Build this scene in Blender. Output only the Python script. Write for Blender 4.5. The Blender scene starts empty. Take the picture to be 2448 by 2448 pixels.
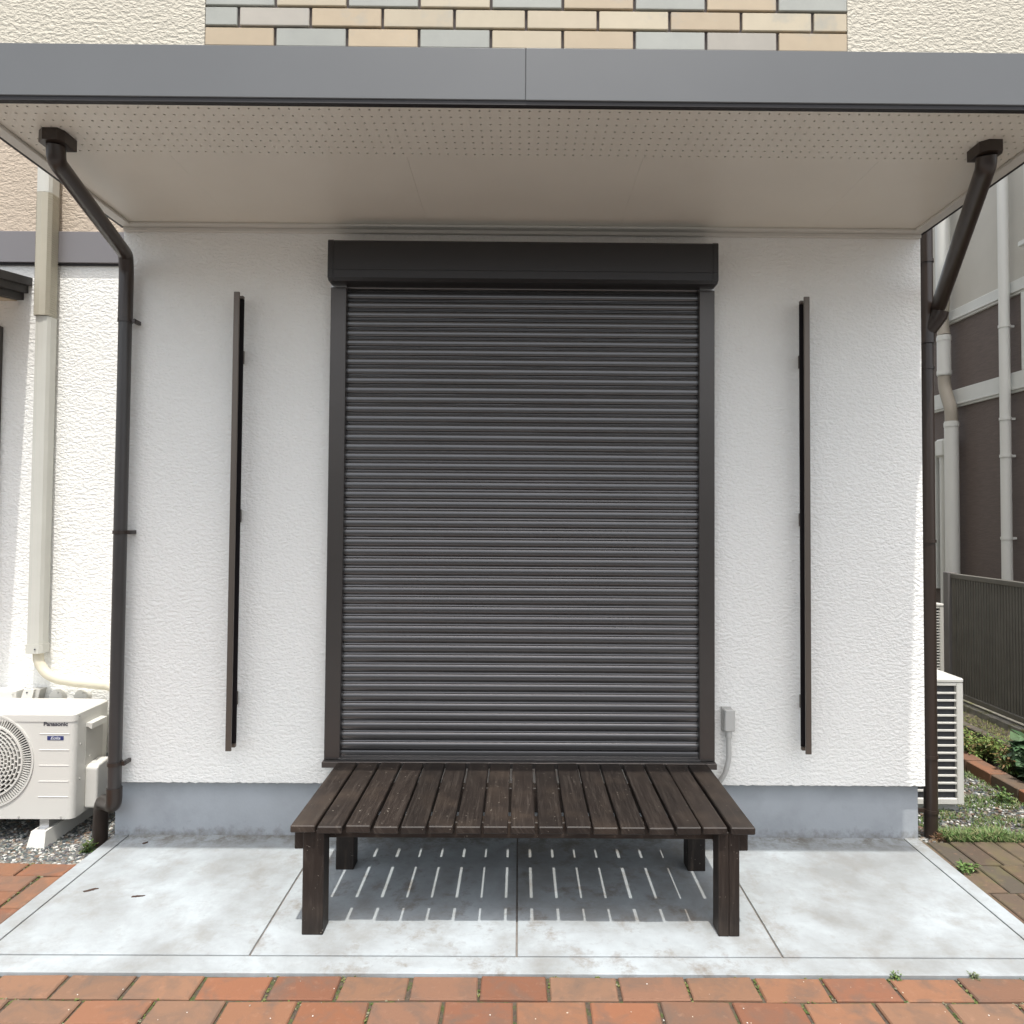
import bpy, bmesh, math, random
from mathutils import Vector, Matrix, noise
R = math.radians
random.seed(7)
sc = bpy.context.scene
COL = sc.collection

# ------------------------------------------------------------ camera
cam_d = bpy.data.cameras.new("camera")
cam_d.sensor_width = 36.0
cam_d.lens = 24.708
cam_d.shift_x = -0.01135
cam_d.shift_y = -0.01381
cam_d.clip_start = 0.05
cam_d.clip_end = 1000
cam = bpy.data.objects.new("camera", cam_d)
COL.objects.link(cam)
yaw, pitch, roll = 0.0051627, 0.0283373, 0.0071351
f = Vector((math.sin(yaw)*math.cos(pitch), math.cos(yaw)*math.cos(pitch), math.sin(pitch)))
r0 = Vector((math.cos(yaw), -math.sin(yaw), 0)); u0 = r0.cross(f)
rr = math.cos(roll)*r0 + math.sin(roll)*u0
uu = -math.sin(roll)*r0 + math.cos(roll)*u0
cam.matrix_world = Matrix(((rr.x, uu.x, -f.x, 0), (rr.y, uu.y, -f.y, -3.28), (rr.z, uu.z, -f.z, 1.5), (0, 0, 0, 1)))
sc.camera = cam

# ------------------------------------------------------------ world, sun, exposure
sdir = Vector((0.035, -0.322, 1.0)).normalized()      # towards the sun
elev = math.asin(sdir.z)
w = bpy.data.worlds.new("World"); sc.world = w; w.use_nodes = True
nt = w.node_tree
bg = nt.nodes["Background"]
hs = nt.nodes.new("ShaderNodeHueSaturation"); hs.inputs["Saturation"].default_value = 0.40; hs.inputs["Hue"].default_value = 0.485   # hazy, whitened sky
sky = nt.nodes.new("ShaderNodeTexSky"); sky.sky_type = 'NISHITA'; sky.sun_disc = False
sky.sun_elevation = elev; sky.sun_rotation = math.atan2(sdir.x, sdir.y)
sky.altitude = 0; sky.air_density = 1.0; sky.dust_density = 4.0; sky.ozone_density = 0.7
nt.links.new(sky.outputs[0], hs.inputs["Color"]); nt.links.new(hs.outputs[0], bg.inputs[0]); bg.inputs[1].default_value = 0.15
sd = bpy.data.lights.new("sun", 'SUN'); sd.energy = 2.0; sd.angle = R(0.55); sd.color = (1.0, 0.965, 0.90)
sun = bpy.data.objects.new("sun", sd); COL.objects.link(sun)
sun.rotation_euler = (-sdir).to_track_quat('-Z', 'Y').to_euler(); sun.location = (0, -4, 8)
sc.view_settings.view_transform = 'Standard'; sc.view_settings.look = 'None'
sc.view_settings.exposure = 1.05; sc.view_settings.gamma = 1.0
sc.cycles.max_bounces = 10; sc.cycles.diffuse_bounces = 6; sc.cycles.glossy_bounces = 3
sc.cycles.use_denoising = True

# ------------------------------------------------------------ materials
def mat(name, col, rough=0.6, metal=0.0, var=0.0, vscale=5.0, bump=0.0, bscale=50.0, bdist=0.002,
        col2=None, mixlo=0.45, mixhi=0.6, attr=None, spec=0.5, stretch=None, bdetail=3.0, coat=0.0):
    m = bpy.data.materials.new(name); m.use_nodes = True
    t = m.node_tree; N = t.nodes; L = t.links
    b = N["Principled BSDF"]
    b.inputs["Base Color"].default_value = (*col, 1); b.inputs["Roughness"].default_value = rough
    b.inputs["Metallic"].default_value = metal; b.inputs["Specular IOR Level"].default_value = spec
    if coat: b.inputs["Coat Weight"].default_value = coat; b.inputs["Coat Roughness"].default_value = 0.15
    tc = N.new("ShaderNodeTexCoord"); vec = tc.outputs["Object"]
    if stretch:
        mp = N.new("ShaderNodeMapping"); mp.inputs["Scale"].default_value = stretch
        L.new(vec, mp.inputs[0]); vec = mp.outputs[0]
    src = None
    if attr:
        a = N.new("ShaderNodeVertexColor"); a.layer_name = attr; src = a.outputs[0]
    if col2 is not None:
        n = N.new("ShaderNodeTexNoise"); n.inputs["Scale"].default_value = vscale; n.inputs["Detail"].default_value = 6
        n.inputs["Roughness"].default_value = 0.62
        L.new(vec, n.inputs["Vector"])
        mr = N.new("ShaderNodeMapRange"); mr.inputs[1].default_value = mixlo; mr.inputs[2].default_value = mixhi
        L.new(n.outputs[0], mr.inputs[0])
        mx = N.new("ShaderNodeMix"); mx.data_type = 'RGBA'
        L.new(mr.outputs[0], mx.inputs[0]); mx.inputs[6].default_value = (*col, 1); mx.inputs[7].default_value = (*col2, 1)
        if src is not None: L.new(src, mx.inputs[6])
        src = mx.outputs[2]
    if var > 0:
        n = N.new("ShaderNodeTexNoise"); n.inputs["Scale"].default_value = vscale*2.7; n.inputs["Detail"].default_value = 8
        L.new(vec, n.inputs["Vector"])
        mr = N.new("ShaderNodeMapRange"); mr.inputs[1].default_value = 0.3; mr.inputs[2].default_value = 0.7
        mr.inputs[3].default_value = 1-var; mr.inputs[4].default_value = 1+var
        L.new(n.outputs[0], mr.inputs[0])
        mm = N.new("ShaderNodeVectorMath"); mm.operation = 'SCALE'
        if src is not None: L.new(src, mm.inputs[0])
        else: mm.inputs[0].default_value = col
        L.new(mr.outputs[0], mm.inputs["Scale"]); src = mm.outputs[0]
    if src is not None: L.new(src, b.inputs["Base Color"])
    if bump > 0:
        n = N.new("ShaderNodeTexNoise"); n.inputs["Scale"].default_value = bscale; n.inputs["Detail"].default_value = bdetail
        L.new(vec, n.inputs["Vector"])
        bp = N.new("ShaderNodeBump"); bp.inputs["Strength"].default_value = bump; bp.inputs["Distance"].default_value = bdist
        L.new(n.outputs[0], bp.inputs["Height"]); L.new(bp.outputs[0], b.inputs["Normal"])
    return m

def stucco(name, col, dist=0.006, sx=1.0, dirt=None):
    m = bpy.data.materials.new(name); m.use_nodes = True
    t = m.node_tree; N = t.nodes; L = t.links
    b = N["Principled BSDF"]; b.inputs["Roughness"].default_value = 0.75; b.inputs["Specular IOR Level"].default_value = 0.3
    tc = N.new("ShaderNodeTexCoord")
    mp = N.new("ShaderNodeMapping"); mp.inputs["Scale"].default_value = (1.0, 1.0, 1.65); L.new(tc.outputs["Object"], mp.inputs[0])
    v = N.new("ShaderNodeTexNoise"); v.inputs["Scale"].default_value = 50*sx; v.inputs["Detail"].default_value = 2.5
    v.inputs["Roughness"].default_value = 0.55; v.inputs["Distortion"].default_value = 0.35; L.new(mp.outputs[0], v.inputs["Vector"])
    r = N.new("ShaderNodeMapRange"); r.interpolation_type = 'SMOOTHSTEP'; r.inputs[1].default_value = 0.28; r.inputs[2].default_value = 0.72
    L.new(v.outputs[0], r.inputs[0])
    n2 = N.new("ShaderNodeTexNoise"); n2.inputs["Scale"].default_value = 120*sx; n2.inputs["Detail"].default_value = 2
    L.new(mp.outputs[0], n2.inputs["Vector"])
    ad = N.new("ShaderNodeMath"); ad.operation = 'MULTIPLY_ADD'; ad.inputs[1].default_value = 0.28
    L.new(n2.outputs[0], ad.inputs[0]); L.new(r.outputs[0], ad.inputs[2])
    bp = N.new("ShaderNodeBump"); bp.inputs["Strength"].default_value = 0.5; bp.inputs["Distance"].default_value = dist
    L.new(ad.outputs[0], bp.inputs["Height"]); L.new(bp.outputs[0], b.inputs["Normal"])
    n3 = N.new("ShaderNodeTexNoise"); n3.inputs["Scale"].default_value = 1.7; n3.inputs["Detail"].default_value = 5
    L.new(tc.outputs["Object"], n3.inputs["Vector"])
    mr = N.new("ShaderNodeMapRange"); mr.inputs[3].default_value = 0.95; mr.inputs[4].default_value = 1.04; L.new(n3.outputs[0], mr.inputs[0])
    sc_ = N.new("ShaderNodeVectorMath"); sc_.operation = 'SCALE'; sc_.inputs[0].default_value = col; L.new(mr.outputs[0], sc_.inputs["Scale"])
    L.new(sc_.outputs[0], b.inputs["Base Color"])
    return m

def slab_material():
    m = bpy.data.materials.new("pale_concrete"); m.use_nodes = True
    t = m.node_tree; N = t.nodes; L = t.links
    b = N["Principled BSDF"]; b.inputs["Roughness"].default_value = 0.8; b.inputs["Specular IOR Level"].default_value = 0.25
    tc = N.new("ShaderNodeTexCoord"); o = tc.outputs["Object"]
    def ns(scale, detail, rough=0.6, dist=0.0, sv=None):
        n = N.new("ShaderNodeTexNoise"); n.inputs["Scale"].default_value = scale; n.inputs["Detail"].default_value = detail
        n.inputs["Roughness"].default_value = rough; n.inputs["Distortion"].default_value = dist
        if sv:
            mp = N.new("ShaderNodeMapping"); mp.inputs["Scale"].default_value = sv; L.new(o, mp.inputs[0]); L.new(mp.outputs[0], n.inputs["Vector"])
        else: L.new(o, n.inputs["Vector"])
        return n.outputs[0]
    def rng(x, a, b_, c=0.0, d=1.0):
        r = N.new("ShaderNodeMapRange"); r.inputs[1].default_value = a; r.inputs[2].default_value = b_; r.inputs[3].default_value = c; r.inputs[4].default_value = d
        L.new(x, r.inputs[0]); return r.outputs[0]
    def mix(fac, A, B):
        x = N.new("ShaderNodeMix"); x.data_type = 'RGBA'; L.new(fac, x.inputs[0])
        if isinstance(A, tuple): x.inputs[6].default_value = (*A, 1)
        else: L.new(A, x.inputs[6])
        x.inputs[7].default_value = (*B, 1); return x.outputs[2]
    c = mix(rng(ns(2.0, 9, 0.66, 0.2), 0.36, 0.64), (0.365, 0.40, 0.42), (0.235, 0.245, 0.245))
    c = mix(rng(ns(4.5, 9, 0.7, 0.1), 0.50, 0.72, 0, 0.60), c, (0.19, 0.18, 0.16))
    c = mix(rng(ns(26, 5, 0.6, 0.4, (1, 1.2, 1)), 0.60, 0.74, 0, 0.40), c, (0.24, 0.23, 0.21))
    # dark mould blotches, thickest mid-slab, thinning sideways past the bench's width
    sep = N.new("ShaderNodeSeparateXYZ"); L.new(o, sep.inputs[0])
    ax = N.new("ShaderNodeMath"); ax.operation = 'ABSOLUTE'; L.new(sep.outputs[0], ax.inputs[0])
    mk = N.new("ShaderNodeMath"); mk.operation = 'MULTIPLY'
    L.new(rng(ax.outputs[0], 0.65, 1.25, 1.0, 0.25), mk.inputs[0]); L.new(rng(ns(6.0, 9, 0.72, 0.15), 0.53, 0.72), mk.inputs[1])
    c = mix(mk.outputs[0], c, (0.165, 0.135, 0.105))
    # black grime along the foot of the foundation
    gr = N.new("ShaderNodeMath"); gr.operation = 'MULTIPLY'
    L.new(rng(sep.outputs[1], -0.13, 0.02, 0.0, 0.95), gr.inputs[0]); L.new(rng(ns(14, 9, 0.78), 0.44, 0.60), gr.inputs[1])
    c = mix(gr.outputs[0], c, (0.15, 0.14, 0.12))
    c = mix(rng(ns(120, 3, 0.6), 0.70, 0.76, 0, 0.45), c, (0.16, 0.155, 0.145))
    c = mix(rng(ns(9, 8, 0.7, 0.2, (1, 3.5, 1)), 0.56, 0.75, 0, 0.30), c, (0.22, 0.215, 0.20))
    L.new(c, b.inputs["Base Color"])
    bp = N.new("ShaderNodeBump"); bp.inputs["Strength"].default_value = 0.25; bp.inputs["Distance"].default_value = 0.0015
    L.new(ns(170, 4), bp.inputs["Height"]); L.new(bp.outputs[0], b.inputs["Normal"])
    return m

def wood_material():
    m = bpy.data.materials.new("stained_wood"); m.use_nodes = True
    t = m.node_tree; N = t.nodes; L = t.links
    b = N["Principled BSDF"]; b.inputs["Specular IOR Level"].default_value = 0.35
    tc = N.new("ShaderNodeTexCoord")
    a = N.new("ShaderNodeVertexColor"); a.layer_name = "grain"       # rgb: grain offset/axis per board
    info = N.new("ShaderNodeObjectInfo")
    mp = N.new("ShaderNodeVectorMath"); mp.operation = 'MULTIPLY_ADD'
    L.new(tc.outputs["UV"], mp.inputs[0]); mp.inputs[1].default_value = (60, 3.0, 1)
    cmb = N.new("ShaderNodeCombineXYZ"); ml = N.new("ShaderNodeMath"); ml.operation = 'MULTIPLY'; ml.inputs[1].default_value = 90
    L.new(info.outputs["Random"], ml.inputs[0]); L.new(ml.outputs[0], cmb.inputs[0]); L.new(ml.outputs[0], cmb.inputs[1])
    L.new(cmb.outputs[0], mp.inputs[2])
    n = N.new("ShaderNodeTexNoise"); n.inputs["Scale"].default_value = 1.6; n.inputs["Detail"].default_value = 8; n.inputs["Roughness"].default_value = 0.7
    n.inputs["Distortion"].default_value = 0.5
    L.new(mp.outputs[0], n.inputs["Vector"])
    cr = N.new("ShaderNodeValToRGB"); L.new(n.outputs[0], cr.inputs[0])
    e = cr.color_ramp.elements
    e[0].position = 0.30; e[0].color = (0.010, 0.0065, 0.0050, 1)
    e[1].position = 0.76; e[1].color = (0.056, 0.045, 0.037, 1)
    k = cr.color_ramp.elements.new(0.53); k.color = (0.0195, 0.0140, 0.0110, 1)
    # worn patches + dust specks
    w1 = N.new("ShaderNodeTexNoise"); w1.inputs["Scale"].default_value = 5.5; w1.inputs["Detail"].default_value = 7; L.new(tc.outputs["Object"], w1.inputs["Vector"])
    r1 = N.new("ShaderNodeMapRange"); r1.inputs[1].default_value = 0.50; r1.inputs[2].default_value = 0.75; r1.inputs[4].default_value = 0.5; L.new(w1.outputs[0], r1.inputs[0])
    x1 = N.new("ShaderNodeMix"); x1.data_type = 'RGBA'; L.new(r1.outputs[0], x1.inputs[0]); L.new(cr.outputs[0], x1.inputs[6]); x1.inputs[7].default_value = (0.060, 0.043, 0.031, 1)
    w2 = N.new("ShaderNodeTexNoise"); w2.inputs["Scale"].default_value = 95; w2.inputs["Detail"].default_value = 2; L.new(tc.outputs["Object"], w2.inputs["Vector"])
    r2 = N.new("ShaderNodeMapRange"); r2.inputs[1].default_value = 0.72; r2.inputs[2].default_value = 0.76; r2.inputs[4].default_value = 0.7; L.new(w2.outputs[0], r2.inputs[0])
    x2 = N.new("ShaderNodeMix"); x2.data_type = 'RGBA'; L.new(r2.outputs[0], x2.inputs[0]); L.new(x1.outputs[2], x2.inputs[6]); x2.inputs[7].default_value = (0.28, 0.25, 0.21, 1)
    br = N.new("ShaderNodeMapRange"); br.inputs[3].default_value = 0.75; br.inputs[4].default_value = 1.30; L.new(info.outputs["Random"], br.inputs[0])
    s = N.new("ShaderNodeVectorMath"); s.operation = 'SCALE'; L.new(x2.outputs[2], s.inputs[0]); L.new(br.outputs[0], s.inputs["Scale"])
    L.new(s.outputs[0], b.inputs["Base Color"])
    rg = N.new("ShaderNodeMapRange"); rg.inputs[3].default_value = 0.42; rg.inputs[4].default_value = 0.7; L.new(n.outputs[0], rg.inputs[0]); L.new(rg.outputs[0], b.inputs["Roughness"])
    bp = N.new("ShaderNodeBump"); bp.inputs["Strength"].default_value = 0.5; bp.inputs["Distance"].default_value = 0.0012
    L.new(n.outputs[0], bp.inputs["Height"]); L.new(bp.outputs[0], b.inputs["Normal"])
    return m

def brick_material(name, stain, moss=0.0):
    m = bpy.data.materials.new(name); m.use_nodes = True
    t = m.node_tree; N = t.nodes; L = t.links
    b = N["Principled BSDF"]; b.inputs["Roughness"].default_value = 0.85; b.inputs["Specular IOR Level"].default_value = 0.25
    tc = N.new("ShaderNodeTexCoord"); o = tc.outputs["Object"]
    a = N.new("ShaderNodeVertexColor"); a.layer_name = "tone"
    def ns(s, d, dist=0.0):
        n = N.new("ShaderNodeTexNoise"); n.inputs["Scale"].default_value = s; n.inputs["Detail"].default_value = d; n.inputs["Roughness"].default_value = 0.65
        n.inputs["Distortion"].default_value = dist; L.new(o, n.inputs["Vector"]); return n.outputs[0]
    def mx(fac, lo, hi, top, A, B):
        r = N.new("ShaderNodeMapRange"); r.inputs[1].default_value = lo; r.inputs[2].default_value = hi; r.inputs[4].default_value = top; L.new(fac, r.inputs[0])
        x = N.new("ShaderNodeMix"); x.data_type = 'RGBA'; L.new(r.outputs[0], x.inputs[0]); L.new(A, x.inputs[6]); x.inputs[7].default_value = (*B, 1); return x.outputs[2]
    c = mx(ns(9, 7, 0.6), 0.47, 0.70, 0.8, a.outputs[0], stain)
    c = mx(ns(34, 6), 0.58, 0.75, 0.45, c, (0.29, 0.165, 0.11))
    c = mx(ns(150, 3), 0.66, 0.72, 0.5, c, (0.12, 0.075, 0.05))
    if moss: c = mx(ns(6, 8, 0.5), 0.50, 0.66, moss, c, (0.13, 0.115, 0.05))
    L.new(c, b.inputs["Base Color"])
    bp = N.new("ShaderNodeBump"); bp.inputs["Strength"].default_value = 0.5; bp.inputs["Distance"].default_value = 0.002
    L.new(ns(120, 6), bp.inputs["Height"]); L.new(bp.outputs[0], b.inputs["Normal"])
    return m

M = {}
M['stucco'] = stucco("white_stucco", (0.835, 0.83, 0.795))
M['stucco_cream'] = stucco("cream_stucco", (0.52, 0.485, 0.405), 0.006, 1.2)
M['stucco_peach'] = stucco("peach_stucco", (0.50, 0.42, 0.335), 0.006)
M['found'] = mat("grey_mortar", (0.33, 0.365, 0.40), 0.8, var=0.05, vscale=2.5, bump=0.25, bscale=120, bdist=0.001, col2=(0.27, 0.29, 0.31), mixlo=0.5, mixhi=0.75)
def foundation_material():
    m = mat("grey_mortar_splashed", (0.35, 0.375, 0.40), 0.8, var=0.06, vscale=2.5, bump=0.35, bscale=90, bdist=0.0015, col2=(0.27, 0.29, 0.31), mixlo=0.48, mixhi=0.72)
    t = m.node_tree; N = t.nodes; L = t.links; b = N["Principled BSDF"]; old = b.inputs["Base Color"].links[0].from_socket
    tc = N.new("ShaderNodeTexCoord"); mp = N.new("ShaderNodeMapping"); mp.inputs["Location"].default_value = (0, 2.0, 0); L.new(tc.outputs["Object"], mp.inputs[0])
    sp = N.new("ShaderNodeSeparateXYZ"); L.new(mp.outputs[0], sp.inputs[0])
    h = N.new("ShaderNodeMapRange"); h.inputs[1].default_value = 0.01; h.inputs[2].default_value = 0.11; h.inputs[3].default_value = 0.24; h.inputs[4].default_value = -0.16; L.new(sp.outputs[2], h.inputs[0])
    n = N.new("ShaderNodeTexNoise"); n.inputs["Scale"].default_value = 22; n.inputs["Detail"].default_value = 9; n.inputs["Roughness"].default_value = 0.75; L.new(mp.outputs[0], n.inputs["Vector"])
    a = N.new("ShaderNodeMath"); L.new(h.outputs[0], a.inputs[0]); L.new(n.outputs[0], a.inputs[1])
    r = N.new("ShaderNodeMapRange"); r.inputs[1].default_value = 0.56; r.inputs[2].default_value = 0.86; r.inputs[4].default_value = 0.75; L.new(a.outputs[0], r.inputs[0])
    x = N.new("ShaderNodeMix"); x.data_type = 'RGBA'; L.new(r.outputs[0], x.inputs[0]); L.new(old, x.inputs[6]); x.inputs[7].default_value = (0.15, 0.135, 0.115, 1)
    L.new(x.outputs[2], b.inputs["Base Color"]); return m
M['found'] = foundation_material()
M['fascia'] = mat("grey_painted_metal", (0.128, 0.131, 0.132), 0.36, 0.15, var=0.03, vscale=1.2, spec=0.5)
M['drip'] = mat("dark_drip", (0.012, 0.010, 0.011), 0.6)
M['soffit'] = mat("soffit_board", (0.68, 0.64, 0.56), 0.38, var=0.02, vscale=1.5, spec=0.4)
M['trim'] = mat("soffit_moulding", (0.60, 0.58, 0.53), 0.45)
M['void'] = mat("dark_void", (0.006, 0.006, 0.006), 0.9)
M['grout'] = mat("tile_grout", (0.085, 0.070, 0.068), 0.9, var=0.1, vscale=30)
M['tile'] = mat("glazed_tile", (0.5, 0.45, 0.35), 0.32, attr="tone", col2=(0.31, 0.315, 0.285), vscale=5.5, mixlo=0.52, mixhi=0.74, var=0.04, bump=0.15, bscale=70, bdist=0.001)
M['shutter'] = mat("bronze_shutter_paint", (0.125, 0.122, 0.122), 0.26, 0.72, spec=0.6, var=0.03, vscale=3)
M['frame'] = mat("bronze_aluminium", (0.085, 0.077, 0.072), 0.32, 0.6, spec=0.5, var=0.03, vscale=3)
M['box'] = mat("dark_shutter_box", (0.032, 0.030, 0.030), 0.34, 0.3, spec=0.5)
M['bar'] = mat("bronze_bar", (0.145, 0.122, 0.104), 0.40, 0.7)
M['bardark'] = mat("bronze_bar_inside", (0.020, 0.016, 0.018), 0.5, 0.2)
M['steel'] = mat("bare_steel", (0.55, 0.55, 0.55), 0.3, 0.9)
M['pipe'] = mat("brown_pipe_plastic", (0.034, 0.024, 0.019), 0.30, spec=0.5, var=0.08, vscale=2.0)
M['pipegrey'] = mat("grey_pipe_plastic", (0.046, 0.042, 0.040), 0.32, spec=0.5, var=0.10, vscale=2.0)  # greyer and a little lighter than the other pipe parts
M['wood'] = wood_material()
M['slab'] = slab_material()
M['joint'] = mat("slab_joint", (0.16, 0.145, 0.13), 0.95, var=0.2, vscale=20)
M['brick'] = brick_material("red_paver", (0.110, 0.085, 0.068))
M['brickold'] = brick_material("mossy_paver", (0.085, 0.070, 0.052), 0.55)
M['jointbed'] = mat("paver_joint_sand", (0.070, 0.052, 0.038), 0.95, var=0.4, vscale=30, col2=(0.055, 0.07, 0.02), mixlo=0.48, mixhi=0.6, bump=0.8, bscale=160, bdist=0.004)
M['soil'] = mat("soil", (0.075, 0.060, 0.045), 0.95, var=0.4, vscale=12, bump=0.8, bscale=60, bdist=0.01, col2=(0.06, 0.075, 0.03), mixlo=0.5, mixhi=0.65)
M['ground'] = mat("far_paving", (0.22, 0.19, 0.165), 0.9, var=0.15, vscale=4, bump=0.4, bscale=60, bdist=0.004)
M['drive'] = mat('added_driveway_grey', (0.17, 0.168, 0.165), 0.9, var=0.12, vscale=3, bump=0.4, bscale=90, bdist=0.003)
M['asphalt'] = mat('asphalt', (0.055, 0.055, 0.057), 0.9, var=0.12, vscale=6, bump=0.6, bscale=120, bdist=0.004)
M['pebble'] = mat("pebbles", (0.2, 0.2, 0.2), 0.6, attr="tone", var=0.15, vscale=60)
M['acwhite'] = mat("ivory_appliance_paint", (0.58, 0.57, 0.53), 0.40, var=0.015, vscale=2)
M['acgrey'] = mat("appliance_recess", (0.44, 0.43, 0.40), 0.5)
M['fin'] = mat("grille_gap", (0.020, 0.021, 0.026), 0.5)
M['coil'] = mat("dark_coil", (0.045, 0.047, 0.055), 0.5, var=0.2, vscale=60)
M['badge'] = mat("navy_badge", (0.025, 0.035, 0.14), 0.4)
M['ink'] = mat("dark_ink", (0.03, 0.03, 0.045), 0.5)
M['silver'] = mat("silver_ink", (0.55, 0.57, 0.62), 0.4)
M['duct'] = mat("ivory_duct", (0.53, 0.525, 0.475), 0.45, var=0.03, vscale=3)
M['ductflex'] = mat("ribbed_duct", (0.42, 0.39, 0.31), 0.55, var=0.04, vscale=3)
M['tape'] = mat("pipe_tape", (0.56, 0.52, 0.41), 0.6, var=0.04, vscale=8, bump=0.4, bscale=40, bdist=0.003)
M['elec'] = mat("grey_plastic", (0.46, 0.455, 0.43), 0.45)
M['band'] = mat("grey_band", (0.185, 0.175, 0.180), 0.4, 0.1)
M['awn'] = mat("dark_canopy", (0.030, 0.026, 0.024), 0.55)
M['awnsoffit'] = mat("canopy_soffit", (0.55, 0.45, 0.33), 0.6)
M['nwallb'] = mat("brown_siding", (0.125, 0.098, 0.086), 0.7, var=0.12, vscale=4, bump=0.5, bscale=20, bdist=0.006, stretch=(1, 1, 9))
M['nwallg'] = mat("pale_siding", (0.50, 0.48, 0.43), 0.7, var=0.03, vscale=2)
M['nwallo'] = mat('tan_siding', (0.26, 0.235, 0.20), 0.7, var=0.05, vscale=2)
M['nband'] = mat("white_band_trim", (0.62, 0.63, 0.60), 0.5, var=0.03, vscale=3)
M['nflex'] = mat("beige_flex_duct", (0.34, 0.305, 0.25), 0.6)
M['npipe'] = mat("white_pipe", (0.64, 0.64, 0.60), 0.4)
M['glass'] = mat("window_glass", (0.05, 0.07, 0.10), 0.08, spec=0.8)
M['fence'] = mat("olive_grey_fence", (0.15, 0.142, 0.122), 0.5, 0.2, var=0.1, vscale=3)
M['fencepost'] = mat("fence_post_paint", (0.17, 0.16, 0.155), 0.45, 0.2)
M['block'] = mat("mossy_concrete", (0.20, 0.19, 0.165), 0.9, var=0.25, vscale=8, bump=0.6, bscale=70, bdist=0.004, col2=(0.13, 0.13, 0.05), mixlo=0.5, mixhi=0.62)
M['blockdark'] = mat("stained_concrete", (0.085, 0.072, 0.058), 0.9, var=0.3, vscale=8, bump=0.6, bscale=70, bdist=0.004)
M['leaf'] = mat("leaf", (0.06, 0.12, 0.03), 0.5, attr="tone", var=0.1, vscale=20, spec=0.4)
M['grass'] = mat("grass_blade", (0.08, 0.14, 0.04), 0.6, attr="tone")
M['stem'] = mat("stem", (0.06, 0.05, 0.025), 0.8)
M['moss'] = mat("moss", (0.10, 0.125, 0.03), 0.95, attr="tone", bump=0.8, bscale=300, bdist=0.003)
M['dryleaf'] = mat("dry_leaf", (0.045, 0.022, 0.014), 0.8, var=0.2, vscale=60)

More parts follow.
